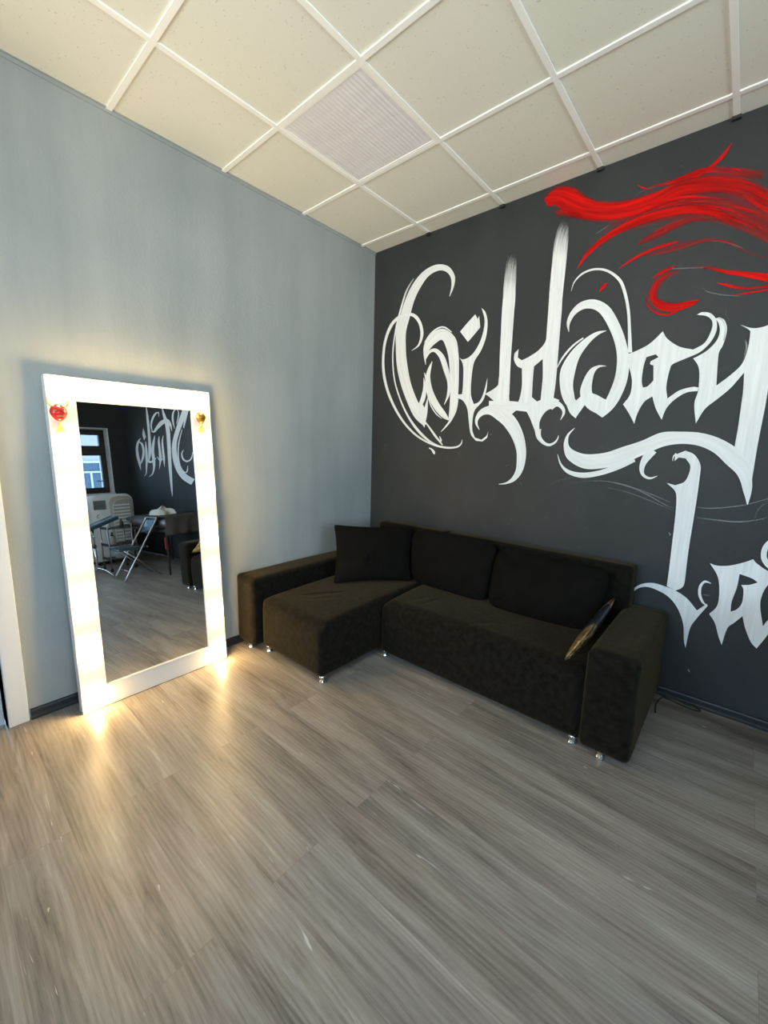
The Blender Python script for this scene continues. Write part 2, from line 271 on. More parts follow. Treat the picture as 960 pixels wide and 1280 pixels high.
MURAL = {
 'lettering': [
  ('r',[(0.7704,2.5333,0.7667,2.5349,1),(0.8023,2.5967,0.7797,2.6042,1),(0.8046,2.6694,0.7693,2.6678,1),(0.7439,2.7485,0.7207,2.7186,1),(0.636,2.7856,0.6513,2.7389,1),(0.5212,2.7681,0.5667,2.7199,1),(0.4237,2.703,0.4945,2.6555,1),(0.3519,2.6075,0.4357,2.5676,1),(0.2969,2.4824,0.394,2.446,1),(0.2559,2.3649,0.3619,2.3392,1),(0.2585,2.2204,0.3655,2.2091,1),(0.2764,2.074,0.3819,2.0749,1),(0.3261,1.9235,0.4269,1.9384,1),(0.3965,1.7827,0.491,1.809,1),(0.4789,1.6568,0.5668,1.6918,1),(0.5756,1.5856,0.6009,1.5977,1)]),
  ('r',[(0.3449,2.2957,0.3517,2.2951,1),(0.3627,2.1395,0.374,2.1393,1),(0.4055,1.9624,0.4187,1.9636,1),(0.466,1.8191,0.4784,1.822,1),(0.5293,1.721,0.539,1.7243,1)]),
  ('r',[(0.4186,2.7376,0.4263,2.7327,0.5),(0.3441,2.6569,0.3588,2.6495,0.7),(0.2891,2.526,0.307,2.5193,1),(0.2445,2.3799,0.2608,2.3753,1),(0.2191,2.1915,0.2335,2.1894,1),(0.2407,1.9938,0.2549,1.9942,1),(0.3035,1.8277,0.3189,1.831,1),(0.3972,1.6705,0.415,1.6778,1),(0.5105,1.5417,0.53,1.5554,1),(0.6457,1.4501,0.6557,1.4632,1),(0.7761,1.4096,0.7791,1.4158,1)]),
  ('r',[(0.4284,2.1871,0.4255,2.1902,1),(0.5029,2.2172,0.488,2.2264,1),(0.5391,2.2922,0.5091,2.2985,1),(0.5191,2.3816,0.4913,2.3782,1),(0.4585,2.4584,0.438,2.4412,1),(0.373,2.4876,0.3761,2.4639,1),(0.2746,2.481,0.2935,2.4581,1),(0.1844,2.4253,0.2138,2.4084,1),(0.1254,2.3115,0.1543,2.3024,1),(0.1056,2.1783,0.1331,2.1742,1),(0.1138,2.0403,0.1436,2.0402,1),(0.1589,1.8984,0.1872,1.903,1),(0.2397,1.7563,0.2633,1.7642,1),(0.3551,1.6161,0.3733,1.6267,1),(0.5006,1.5016,0.5125,1.5142,1),(0.6593,1.4331,0.6651,1.446,1),(0.797,1.4073,0.7983,1.4224,1),(0.8941,1.4139,0.8899,1.4267,1),(0.9373,1.4412,0.9282,1.4473,1),(0.9439,1.4766,0.9402,1.4775,1)]),
  ('r',[(0.4846,1.7215,0.4953,1.7271,1),(0.5498,1.6499,0.5601,1.6558,1),(0.6172,1.5791,0.6289,1.5861,1),(0.6864,1.5001,0.7025,1.5104,1),(0.7624,1.4318,0.77,1.4372,1)]),
  ('r',[(0.7331,1.5012,0.7388,1.5029,1),(0.7418,1.4706,0.7579,1.4727,1),(0.7437,1.455,0.7498,1.4541,1)]),
  ('r',[(0.6361,1.4038,0.6405,1.4117,1),(0.6597,1.3932,0.669,1.4026,1),(0.6759,1.3705,0.6973,1.3814,1),(0.6899,1.3577,0.6978,1.36,1)]),
  ('r',[(0.4845,1.7234,0.4772,1.7327,1),(0.5427,1.7396,0.5143,1.7579,1),(0.5814,1.8015,0.5394,1.8131,1),(0.5868,1.8815,0.5568,1.8843,1),(0.5614,1.9646,0.5572,1.9647,1)]),
  ('p',[[(0.4932,1.7502),(0.5399,1.7861),(0.5772,1.7296),(0.6072,1.8132),(0.6089,1.6943),(0.585,1.5709),(0.5526,1.6095),(0.5322,1.6708)]]),
  ('r',[(0.6333,2.0825,0.6372,2.081,1),(0.5987,2.0342,0.6273,2.0254,1),(0.5762,1.9674,0.6227,1.9619,1),(0.5813,1.8771,0.6428,1.8833,1),(0.6197,1.793,0.6794,1.812,1),(0.6766,1.7141,0.7295,1.742,1),(0.7486,1.6506,0.7862,1.6781,1),(0.81,1.6241,0.8167,1.6298,1)]),
  ('r',[(0.5608,2.0008,0.567,2.0015,1),(0.5753,1.9482,0.5916,1.9504,1),(0.5908,1.8958,0.6151,1.8993,1)]),
  ('r',[(0.5981,1.8296,0.6061,1.8312,1),(0.6355,1.7426,0.6449,1.7457,1),(0.6897,1.6756,0.6974,1.6808,1),(0.7475,1.6387,0.75,1.6412,1)]),
  ('r',[(0.5757,2.0634,0.5715,2.0636,1),(0.5766,2.1283,0.5512,2.1331,1),(0.6161,2.1843,0.5507,2.217,1),(0.673,2.2201,0.6078,2.2891,1),(0.7138,2.232,0.7255,2.3113,1),(0.7436,2.2007,0.8373,2.2283,1),(0.7823,2.1038,0.8729,2.1034,1),(0.8027,1.9788,0.8831,1.9733,1),(0.8141,1.8513,0.8872,1.8449,1),(0.8159,1.7564,0.8816,1.7469,1),(0.8144,1.6931,0.86,1.6811,1),(0.8097,1.6265,0.8172,1.6241,1)]),
  ('r',[(0.5543,2.2329,0.5507,2.2353,0.8),(0.6119,2.2879,0.6041,2.2946,1),(0.6805,2.3168,0.674,2.3279,1),(0.735,2.3144,0.7382,2.3245,1),(0.8007,2.2729,0.8046,2.2775,1)]),
  ('r',[(0.8721,1.7843,0.891,1.7802,1),(0.8542,1.7061,0.8804,1.6986,1),(0.826,1.6341,0.8435,1.6256,1),(0.7829,1.5797,0.7941,1.5722,1),(0.7448,1.537,0.7479,1.5348,1)]),
  ('r',[(0.5775,2.107,0.5736,2.1088,1),(0.6114,2.1459,0.5936,2.1624,1),(0.6541,2.1488,0.6652,2.1747,1),(0.7024,2.099,0.7432,2.1132,1),(0.7454,2.0037,0.7903,2.01,1),(0.7855,1.9078,0.8165,1.9077,1),(0.7867,1.8218,0.81,1.8163,1),(0.765,1.7461,0.7688,1.7447,1)]),
  ('p',[[(0.8762,2.2673),(0.9245,2.3113),(0.9953,2.3678),(1.0168,2.3318),(1.0275,2.352),(1.0415,2.272),(0.9924,2.2261),(0.947,2.1858)]]),
  ('p',[[(0.8802,2.0821),(0.9127,2.0661),(0.9665,2.0785),(1.0168,2.124),(1.0597,2.2075),(1.073,2.3108),(1.0428,2.4031),(1.0776,2.365),(1.0978,2.2923),(1.0913,2.1942),(1.0563,2.1072),(1.0085,2.0374),(0.994,1.9317),(0.9968,1.8076),(1.0248,1.7375),(1.0681,1.7542),(1.0989,1.8139),(1.1225,1.918),(1.1213,1.8383),(1.0975,1.7589),(1.0399,1.6994),(1.0239,1.6418),(1.0242,1.5546),(1.05,1.4941),(1.1046,1.4788),(1.1428,1.5073),(1.156,1.5415),(1.1506,1.4949),(1.1142,1.4663),(1.0606,1.4703),(1.0137,1.5195),(0.9913,1.6107),(0.9723,1.7066),(0.9314,1.767),(0.8812,1.7887),(0.8834,1.8141),(0.921,1.8151),(0.9247,1.8748),(0.921,1.9924),(0.9064,2.0482)]]),
  ('r',[(1.2282,2.7172,1.2686,2.7038,0.0),(1.2114,2.6768,1.2829,2.6541,0.22),(1.2061,2.6242,1.2873,2.5995,0.42),(1.2034,2.5566,1.288,2.5322,0.62),(1.2012,2.5014,1.2893,2.4786,0.8),(1.2025,2.4322,1.2924,2.4097,0.94),(1.2016,2.3487,1.2905,2.3276,1),(1.2042,2.2064,1.2905,2.1892,1),(1.2068,2.0619,1.2906,2.0485,1),(1.2128,1.9151,1.2938,1.9051,1),(1.2134,1.797,1.298,1.7883,1)]),
  ('p',[[(1.2113,1.9136),(1.2101,1.8621),(1.1821,1.8388),(1.1133,1.8054),(1.1707,1.7644),(1.2333,1.7045),(1.2767,1.6702),(1.3183,1.6497),(1.3771,1.699),(1.4082,1.6935),(1.3596,1.7244),(1.3259,1.7156),(1.3038,1.7342),(1.2925,1.8197),(1.2921,1.9068)]]),
  ('r',[(1.0852,1.5518,1.0821,1.5505,1),(1.0663,1.5952,1.0489,1.5926,1),(1.0734,1.6306,1.0469,1.6419,1),(1.1103,1.6569,1.0822,1.6947,1),(1.1588,1.6571,1.1595,1.7209,1),(1.214,1.6239,1.2585,1.7003,1),(1.2762,1.5753,1.3506,1.6346,1),(1.3367,1.4993,1.4148,1.5319,1),(1.3767,1.4139,1.4463,1.4258,1),(1.387,1.3399,1.4492,1.3363,1),(1.3848,1.2698,1.4294,1.2548,1),(1.3601,1.217,1.3836,1.1962,1),(1.3198,1.1807,1.325,1.1694,1),(1.2647,1.1642,1.2654,1.1611,1)]),
  ('r',[(1.5606,2.8212,1.5911,2.8079,0.0),(1.5404,2.7818,1.6046,2.7543,0.3),(1.5284,2.7289,1.6085,2.6969,0.5),(1.5223,2.6584,1.6091,2.6269,0.72),(1.5209,2.5859,1.6082,2.5565,0.92),(1.5195,2.4241,1.6046,2.3993,1),(1.5219,2.2885,1.6044,2.2677,1),(1.5226,2.1972,1.6041,2.1786,1),(1.5245,2.0739,1.6049,2.0581,1)]),
  ('p',[[(1.5215,2.4319),(1.5275,2.3014),(1.5256,2.1331),(1.4875,2.0684),(1.4227,2.0296),(1.3705,2.0104),(1.34,2.0306),(1.3416,2.0865),(1.3145,2.0617),(1.3147,2.0192),(1.3396,1.9769),(1.3748,1.9565),(1.384,1.8424),(1.375,1.7641),(1.3598,1.7215),(1.4078,1.6978),(1.4504,1.6389),(1.4862,1.5665),(1.5161,1.509),(1.5448,1.4806),(1.5247,1.5804),(1.5387,1.6367),(1.571,1.6749),(1.6116,1.69),(1.6418,1.7365),(1.6034,1.7521),(1.6078,1.8266),(1.6088,1.9072),(1.6073,2.119),(1.6068,2.2871),(1.6004,2.4154)],[(1.4575,1.9624),(1.5115,2.0032),(1.5214,1.8877),(1.5196,1.7425),(1.4971,1.7338),(1.4594,1.7639),(1.4569,1.8652)]]),
  ('r',[(1.4966,1.5497,1.5398,1.5543,1),(1.5141,1.4957,1.5427,1.5081,1),(1.5578,1.4551,1.5695,1.4723,1),(1.6027,1.4416,1.6012,1.4586,1),(1.6385,1.4597,1.6303,1.4699,1),(1.6555,1.4868,1.6479,1.4908,1),(1.6578,1.5121,1.6551,1.5128,1)]),
  ('r',[(1.6,1.6749,1.579,1.7344,1),(1.6284,1.6965,1.6319,1.7312,1),(1.6544,1.6814,1.6731,1.6946,1),(1.6682,1.655,1.6844,1.6523,1),(1.6587,1.611,1.6612,1.6098,1)]),
  ('r',[(1.1477,1.7093,1.1475,1.7549,1),(1.3127,1.6868,1.3137,1.7453,1),(1.4445,1.668,1.4468,1.7246,1)]),
  ('r',[(1.6553,2.386,1.6525,2.3874,0.6),(1.6714,2.4346,1.6653,2.4396,0.8),(1.7164,2.4693,1.7099,2.4797,1),(1.7812,2.4762,1.779,2.4882,1),(1.8498,2.4493,1.854,2.461,1),(1.9129,2.3882,1.9253,2.3962,1),(1.9465,2.3152,1.9622,2.3169,1),(1.973,2.2237,1.9882,2.2231,1),(1.989,2.1271,2.0045,2.1254,1),(2.0046,1.9844,2.026,1.9825,1)]),
  ('r',[(1.6635,2.148,1.6607,2.1483,1),(1.6643,2.1966,1.6446,2.2041,1),(1.6901,2.2438,1.6641,2.2668,1),(1.7373,2.2678,1.7164,2.311,1),(1.7901,2.2585,1.7959,2.3113,1),(1.8375,2.2211,1.8772,2.2572,1),(1.888,2.1399,1.9391,2.159,1),(1.9304,2.0443,1.9857,2.053,1),(1.9513,1.951,2.0146,1.9458,1),(1.9509,1.8542,2.0173,1.833,1),(1.9306,1.7684,1.9927,1.7356,1),(1.9064,1.6985,1.9556,1.6676,1),(1.9002,1.6255,1.9073,1.621,1)]),
  ('r',[(1.8759,2.1247,1.8775,2.1208,0.7),(1.8207,2.1232,1.8327,2.1029,1),(1.7556,2.0896,1.7847,2.0585,1),(1.684,2.0226,1.7392,1.9838,1),(1.6341,1.9273,1.7216,1.8954,1),(1.6372,1.8273,1.7173,1.8243,1),(1.6656,1.7372,1.7323,1.7537,1),(1.7224,1.6595,1.7532,1.67,1),(1.7512,1.6206,1.7551,1.6216,1)]),
  ('r',[(1.6078,1.931,1.6038,1.9335,0.7),(1.6441,1.9935,1.6341,2.0012,1),(1.6981,2.0562,1.6896,2.0653,1),(1.7544,2.096,1.7489,2.1032,1)]),
  ('r',[(1.8968,1.9218,1.8973,1.9191,1),(1.8531,1.9285,1.8588,1.9152,1),(1.8077,1.9087,1.8357,1.8872,1),(1.7744,1.843,1.828,1.8243,1),(1.7652,1.7636,1.8334,1.7728,1),(1.8131,1.6819,1.86,1.7247,1),(1.8904,1.6351,1.9115,1.6668,1)]),
  ('p',[[(1.6542,1.7986),(1.7066,1.6658),(1.7505,1.6197),(1.7982,1.6981),(1.904,1.6205),(1.9585,1.7116),(1.9088,1.7277),(1.8578,1.7579),(1.7959,1.7783),(1.7458,1.7288),(1.7072,1.7666)]]),
  ('p',[[(1.995,1.973),(2.0498,1.9895),(2.1092,2.0197),(2.1634,2.0759),(2.1896,2.0333),(2.2477,1.9858),(2.3116,1.9623),(2.3558,1.9894),(2.3763,2.0441),(2.3765,2.0896),(2.3517,2.1211),(2.306,2.137),(2.3295,2.1455),(2.3646,2.1336),(2.3906,2.0986),(2.3988,2.0464),(2.3816,1.9917),(2.3432,1.9466),(2.286,1.9213),(2.2364,1.9012),(2.2219,1.8893),(2.2149,1.8369),(2.2133,1.7749),(2.2254,1.7153),(2.2741,1.7548),(2.3291,1.7694),(2.3567,1.7651),(2.3568,1.7471),(2.3068,1.7417),(2.2584,1.7074),(2.2261,1.6611),(2.211,1.6005),(2.1763,1.663),(2.1521,1.7307),(2.1154,1.7016),(2.0895,1.6399),(2.0793,1.5805),(2.0454,1.6412),(2.0097,1.6932),(2.0402,1.7474),(2.0415,1.8258),(2.0176,1.9058)],[(2.1001,1.9482),(2.1437,1.9582),(2.1588,1.9416),(2.1231,1.923),(2.1214,1.9081),(2.1392,1.8988),(2.1481,1.8174),(2.1232,1.7875),(2.1009,1.7826),(2.0909,1.8219),(2.0918,1.8985)]]),
  ('p',[[(2.3168,1.9178),(2.3357,1.9264),(2.3738,1.9523),(2.405,1.9943),(2.4128,2.0386),(2.4022,2.0798),(2.3851,2.1052),(2.4056,2.1063),(2.4288,2.0677),(2.4383,2.0123),(2.4329,1.9655),(2.4219,1.9326),(2.4244,1.8655),(2.4312,1.7694),(2.4808,1.8165),(2.5198,1.8673),(2.5329,1.9327),(2.5337,2.0096),(2.526,2.0293),(2.4907,2.0578),(2.5357,2.0355),(2.5744,2.0338),(2.6104,2.0462),(2.6488,2.0641),(2.6616,2.0578),(2.6342,2.0213),(2.6237,1.9751),(2.6294,1.8669),(2.6326,1.7573),(2.6336,1.6573),(2.6311,1.5558),(2.6294,1.4526),(2.6298,1.3593),(2.6298,1.2528),(2.6287,1.1687),(2.5985,1.2501),(2.5788,1.3208),(2.5501,1.4031),(2.5428,1.4624),(2.544,1.5566),(2.5423,1.6725),(2.5409,1.7412),(2.5339,1.8255),(2.4903,1.7537),(2.4408,1.6983),(2.3978,1.6524),(2.3677,1.5778),(2.3495,1.681),(2.3581,1.753),(2.3483,1.8612)]]),
  ('r',[(1.7508,1.5599,1.7531,1.5579,0.8),(1.7083,1.5153,1.7218,1.509,1),(1.6953,1.4454,1.7262,1.4515,1),(1.728,1.3628,1.7647,1.4168,1),(1.8351,1.3073,1.8387,1.397,1),(1.9673,1.322,1.9436,1.4101,1),(2.0696,1.3623,2.0345,1.4468,1),(2.1591,1.4121,2.1267,1.4832,1),(2.2408,1.4548,2.2163,1.5298,1),(2.3174,1.4692,2.3099,1.5347,1),(2.3945,1.4602,2.3989,1.5276,1),(2.463,1.4256,2.4854,1.4959,1),(2.5206,1.3677,2.5645,1.4372,1),(2.57,1.3167,2.615,1.3502,1),(2.6008,1.2474,2.6356,1.2562,1),(2.6269,1.1685,2.6305,1.1689,1)]),
  ('r',[(1.6602,1.3911,1.6629,1.3921,0.6),(1.6834,1.3241,1.6929,1.3309,0.8),(1.7348,1.2709,1.7435,1.2929,1),(1.8255,1.2487,1.8236,1.2811,1),(1.9291,1.2708,1.9193,1.301,1),(2.0294,1.3145,2.0159,1.3453,1),(2.1079,1.3636,2.0998,1.381,1)]),
  ('r',[(2.1621,1.4515,2.2066,1.4193,1),(2.1362,1.3758,2.1668,1.3595,1),(2.1332,1.3198,2.1567,1.3203,1),(2.153,1.2806,2.1628,1.2932,1),(2.1913,1.2656,2.1906,1.2777,1),(2.2261,1.2862,2.2252,1.2887,1)]),
  ('r',[(2.5163,1.9842,2.5189,1.9846,0.3),(2.5229,1.9561,2.5301,1.9552,0.4),(2.5231,1.9128,2.5304,1.9097,0.3),(2.5184,1.8795,2.522,1.8774,0.2)]),
  ('r',[(2.3979,2.1035,2.4001,2.109,0.6),(2.4182,2.0853,2.4253,2.0904,0.7),(2.4313,2.047,2.4407,2.0458,0.7),(2.4317,1.9913,2.4393,1.9889,0.5)]),
  ('p',[[(2.2743,1.2511),(2.3153,1.2417),(2.3539,1.2636),(2.3689,1.3079),(2.3697,1.3534),(2.3452,1.3914),(2.3133,1.3951),(2.296,1.3746),(2.2962,1.4093),(2.3394,1.4328),(2.3816,1.4122),(2.4133,1.3592),(2.4182,1.2929),(2.4194,1.1826),(2.4181,1.0577),(2.4163,0.9176),(2.4176,0.8014),(2.4194,0.6967),(2.4074,0.6645),(2.3833,0.6449),(2.3406,0.6611),(2.3405,0.7582),(2.338,0.9035),(2.3355,1.0463),(2.3297,1.1608),(2.3168,1.2102)]]),
  ('r',[(2.2888,1.374,2.2867,1.3744,1),(2.292,1.3976,2.2861,1.4008,1),(2.304,1.4123,2.2974,1.4191,1)]),
  ('p',[[(2.1719,0.5648),(2.174,0.6011),(2.2167,0.6429),(2.2717,0.6633),(2.3279,0.658),(2.3833,0.6449),(2.4391,0.6155),(2.4929,0.5576),(2.5308,0.6078),(2.5351,0.596),(2.4972,0.5124),(2.4744,0.4449),(2.4675,0.3253),(2.4549,0.3704),(2.4413,0.4614),(2.4052,0.5456),(2.3562,0.5999),(2.2983,0.6258),(2.241,0.6321),(2.1971,0.607)]]),
  ('r',[(2.5346,0.7267,2.5342,0.7229,1),(2.5066,0.7345,2.5104,0.723,1),(2.4861,0.7007,2.4984,0.6972,1),(2.4876,0.6499,2.4999,0.6551,1),(2.5064,0.6107,2.5139,0.6195,1),(2.5289,0.595,2.5312,0.5993,1)]),
  ('p',[[(2.5163,0.8351),(2.5479,0.828),(2.5981,0.8387),(2.6492,0.8655),(2.6857,0.8911),(2.7028,0.8719),(2.7483,0.8426),(2.8161,0.8229),(2.7745,0.7954),(2.7542,0.7643),(2.7425,0.7156),(2.7425,0.6549),(2.766,0.5517),(2.7807,0.5906),(2.8162,0.634),(2.8044,0.564),(2.7834,0.4958),(2.7575,0.4269),(2.7321,0.4532),(2.7015,0.5185),(2.6828,0.5818),(2.6539,0.535),(2.6308,0.4956),(2.6192,0.3969),(2.5988,0.4461),(2.5765,0.5107),(2.547,0.5538),(2.5745,0.6072),(2.5748,0.684),(2.5579,0.7686)],[(2.6435,0.8032),(2.694,0.7906),(2.7178,0.7745),(2.6896,0.7555),(2.6569,0.7462),(2.669,0.7209),(2.672,0.6536),(2.6555,0.6114),(2.633,0.5922),(2.6307,0.6484),(2.6413,0.7262)]]),
  ('r',[(2.7562,1.0218,2.7597,1.0168,1),(2.7264,0.9931,2.7401,0.9793,1),(2.7112,0.9515,2.7328,0.9468,1),(2.7166,0.8962,2.7359,0.9095,1),(2.7478,0.8552,2.7576,0.879,1),(2.7873,0.8482,2.7886,0.8547,1)]),
 ],
 'lettering_studio': [
  ('r',[(4.9937,2.4781,4.9577,2.4746,1),(5.0155,2.3093,4.9313,2.302,1),(5.0258,2.1142,4.9293,2.1068,1),(5.0482,1.9192,4.9392,1.9113,1),(5.0882,1.7504,4.9673,1.7388,1),(5.1403,1.5829,5.1038,1.5788,1)]),
  ('r',[(5.3597,2.0076,5.3442,2.0022,1),(5.5172,1.9575,5.434,1.9376,1),(5.6115,1.8562,5.505,1.8459,1),(5.6227,1.7213,5.5016,1.7203,1),(5.5755,1.5993,5.4688,1.6016,1),(5.5005,1.4627,5.4872,1.4631,1)]),
  ('r',[(5.455,1.9545,5.4362,1.9607,1),(5.3587,1.8956,5.274,1.9037,1),(5.3303,1.7802,5.2408,1.7746,1),(5.4024,1.6618,5.3166,1.6478,1),(5.4938,1.5756,5.4586,1.5677,1)]),
  ('p',[[(5.1907,2.1593),(5.1198,2.0019),(5.2094,1.9556),(5.2593,2.0538)]]),
  ('r',[(5.165,1.9309,5.14,1.9293,1),(5.2091,1.7956,5.1214,1.7905,1),(5.2413,1.6338,5.1408,1.6278,1),(5.2633,1.5082,5.2003,1.5039,1),(5.2907,1.4082,5.2542,1.4032,1),(5.3707,1.3544,5.36,1.3514,1)]),
  ('r',[(4.767,1.9915,4.7448,1.9874,1),(4.8914,1.8837,4.7995,1.8703,1),(4.961,1.739,4.8538,1.7315,1),(4.9638,1.6137,4.8441,1.6097,1),(4.9655,1.4929,4.8827,1.4855,1),(5.0343,1.3869,4.9934,1.3759,1),(5.1801,1.3371,5.1729,1.333,1)]),
  ('r',[(5.2258,1.6551,5.205,1.6604,1),(5.1189,1.5724,5.0718,1.601,1),(4.9432,1.5694,4.9754,1.6019,1),(4.796,1.6254,4.8099,1.6336,1)]),
  ('r',[(4.6111,1.963,4.5889,1.9602,1),(4.6662,1.8839,4.5983,1.8788,1),(4.6743,1.7395,4.5948,1.7365,1),(4.6875,1.6211,4.5854,1.6151,1),(4.7,1.5265,4.6551,1.5218,1),(4.7305,1.4422,4.7249,1.4416,1)]),
  ('r',[(4.4508,1.9586,4.435,1.9559,1),(4.5261,1.8717,4.4713,1.8661,1),(4.5506,1.7298,4.4729,1.7266,1),(4.5467,1.6104,4.469,1.6081,1),(4.5235,1.4672,4.5179,1.467,1)]),
  ('r',[(4.7691,1.6492,4.7545,1.6528,1),(4.6568,1.5618,4.6374,1.589,1),(4.5108,1.6108,4.5243,1.6186,1)]),
  ('r',[(4.344,2.1739,4.1969,2.1634,1),(4.3301,1.9891,4.1933,1.98,1),(4.3429,1.7829,4.216,1.7751,1),(4.3669,1.5511,4.2495,1.5467,1),(4.3749,1.316,4.2782,1.3151,1),(4.3716,1.1266,4.3067,1.1275,1),(4.3486,0.9964,4.3378,0.9967,1)]),
  ('r',[(4.1177,1.9878,4.1279,1.9877,1),(4.1207,2.1015,4.198,2.0949,1),(4.2415,2.1896,4.2797,2.136,1),(4.4813,2.1866,4.4051,2.1246,1),(4.6841,2.1173,4.6076,2.0771,1),(4.7892,2.0658,4.7609,2.0377,1),(4.8733,2.0769,4.8829,2.0635,1)]),
  ('r',[(4.8221,2.0554,4.8454,2.0559,1),(4.8313,2.1546,4.8899,2.1615,1),(4.7489,2.2477,4.8114,2.2655,1),(4.6231,2.3094,4.6669,2.3348,1),(4.5464,2.3182,4.5134,2.3275,1),(4.5429,2.2612,4.5263,2.2595,1)]),
  ('r',[(4.4024,2.3794,4.3707,2.3787,1),(4.3846,2.27,4.3009,2.2693,1),(4.3458,2.1354,4.2216,2.1365,1)]),
  ('r',[(3.6695,2.2877,3.5293,2.243,1),(3.8319,2.148,3.6865,2.1046,1),(4.0259,1.9687,3.8886,1.9352,1),(4.1633,1.7948,4.0132,1.7755,1),(4.1971,1.6043,4.0231,1.6053,1),(4.121,1.4035,3.9397,1.4311,1),(3.9375,1.2536,3.7824,1.3162,1),(3.6731,1.1594,3.5479,1.2372,1)]),
  ('r',[(3.6803,2.2789,3.6548,2.2714,1),(3.8721,2.099,3.8358,2.0901,1),(4.016,1.8923,3.9874,1.8868,1)]),
  ('r',[(3.7916,1.9789,3.7737,1.9748,1),(3.9521,1.7967,3.9139,1.7905,1),(4.0133,1.6201,3.9733,1.6181,1),(3.9888,1.4579,3.9497,1.4612,1),(3.8901,1.3522,3.8543,1.3674,1),(3.7502,1.3536,3.7799,1.3648,1),(3.7128,1.4445,3.722,1.4457,1)]),
  ('r',[(3.8042,1.6836,3.796,1.681,1),(3.8894,1.6344,3.8509,1.6303,1),(3.8724,1.5478,3.8249,1.558,1),(3.7348,1.4968,3.73,1.5185,1),(3.5796,1.5301,3.6085,1.5415,1),(3.5127,1.626,3.5254,1.6287,1)]),
  ('r',[(4.0159,2.0148,4.0308,2.0151,1),(4.0249,2.1392,4.0853,2.1442,1),(3.9961,2.2423,4.0428,2.2544,1),(3.9159,2.2828,3.921,2.2962,1),(3.8557,2.2463,3.832,2.2461,1),(3.8869,2.1658,3.8494,2.1583,1),(3.9557,2.0747,3.9419,2.0713,1)]),
  ('r',[(3.5654,2.2643,3.4973,2.2466,1),(3.6778,2.1191,3.6163,2.1047,1),(3.7442,1.9955,3.7172,1.9899,1)]),
 ],
 'chalk_line': [
  ('r',[(1.9737,1.2345,1.9742,1.24,0.3),(2.0724,1.2186,2.0736,1.2251,0.35),(2.1808,1.1752,2.1826,1.1812,0.35),(2.2858,1.1216,2.2871,1.1264,0.3),(2.3294,1.1143,2.3298,1.118,0.2)]),
  ('r',[(1.9776,1.1968,1.9781,1.2009,0.3),(2.1008,1.1746,2.1017,1.1798,0.3),(2.2193,1.1336,2.2204,1.1386,0.3),(2.3314,1.0954,2.3321,1.099,0.2)]),
  ('r',[(2.4245,1.1286,2.4244,1.1336,0.35),(2.4785,1.127,2.4778,1.1331,0.45),(2.5608,1.1441,2.5597,1.1499,0.4),(2.6295,1.1668,2.6282,1.1713,0.4),(2.7024,1.2036,2.701,1.2078,0.3)]),
  ('r',[(2.4311,1.0721,2.4311,1.077,0.3),(2.5139,1.068,2.5137,1.074,0.45),(2.6057,1.0712,2.605,1.0771,0.45),(2.6736,1.0908,2.6725,1.0953,0.35),(2.7211,1.1152,2.7201,1.1184,0.2)]),
  ('r',[(2.6772,1.0705,2.6747,1.0698,0.2),(2.6677,1.115,2.6642,1.1157,0.3),(2.6825,1.162,2.6798,1.1649,0.3),(2.7114,1.1939,2.7097,1.1966,0.2)]),
  ('r',[(2.313,0.9705,2.3155,0.9729,0.5),(2.3174,0.9584,2.3266,0.9613,0.5),(2.3174,0.9509,2.3203,0.9494,0.4)]),
  ('r',[(2.4911,0.2004,2.4934,0.2035,0.6),(2.4962,0.1902,2.5007,0.1965,0.7),(2.5023,0.1854,2.5045,0.1886,0.5)]),
  ('r',[(2.5108,0.6498,2.5107,0.6537,0.5),(2.5351,0.6518,2.5349,0.6569,0.5)]),
  ('r',[(1.5911,1.1608,1.5887,1.1649,0.2),(1.6785,1.214,1.676,1.2196,0.25),(1.8047,1.2608,1.8027,1.2664,0.2)]),
  ('r',[(1.7378,1.2038,1.7371,1.2083,0.15),(1.9424,1.2339,1.9422,1.2396,0.3),(2.1333,1.1997,2.1344,1.2064,0.35),(2.3002,1.143,2.301,1.1468,0.3)]),
  ('r',[(1.904,1.4772,1.9064,1.4783,0.2),(1.9192,1.438,1.9243,1.4474,0.25),(1.9748,1.4257,1.9744,1.4341,0.2),(2.0243,1.4367,2.0237,1.4394,0.1)]),
  ('r',[(2.4166,2.1944,2.4194,2.1939,0.1),(2.424,2.1261,2.4285,2.1262,0.25),(2.4436,2.0834,2.4468,2.0846,0.2)]),
  ('r',[(2.3159,2.2665,2.3169,2.2682,0.3),(2.3393,2.2422,2.3402,2.2466,0.4),(2.4035,2.2136,2.4035,2.2183,0.4),(2.4737,2.1954,2.4734,2.199,0.3)]),
  ('r',[(1.9644,2.8255,1.9625,2.8295,0.3),(2.0226,2.8321,2.0207,2.8375,0.3),(2.103,2.8194,2.102,2.8232,0.2)]),
  ('r',[(1.763,2.6772,1.7603,2.6813,0.3),(1.8022,2.6922,1.7987,2.6976,0.4),(1.8396,2.7081,1.837,2.7122,0.2)]),
  ('r',[(2.0798,2.4114,2.0792,2.4153,0.2),(2.196,2.3864,2.1951,2.3928,0.3),(2.3048,2.366,2.3041,2.371,0.3)]),
  ('r',[(2.3307,2.4872,2.3307,2.4907,0.4),(2.393,2.4582,2.3934,2.4625,0.4),(2.4551,2.4172,2.4556,2.4202,0.3)]),
  ('r',[(2.1471,2.8938,2.1495,2.8991,0.25),(2.1649,2.878,2.1673,2.8832,0.2)]),
  ('r',[(1.3064,1.2928,1.3038,1.2967,0.4),(1.3303,1.3056,1.3268,1.3108,0.4)]),
  ('r',[(1.4153,1.1934,1.4193,1.1959,0.4),(1.436,1.1613,1.4413,1.1646,0.3)]),
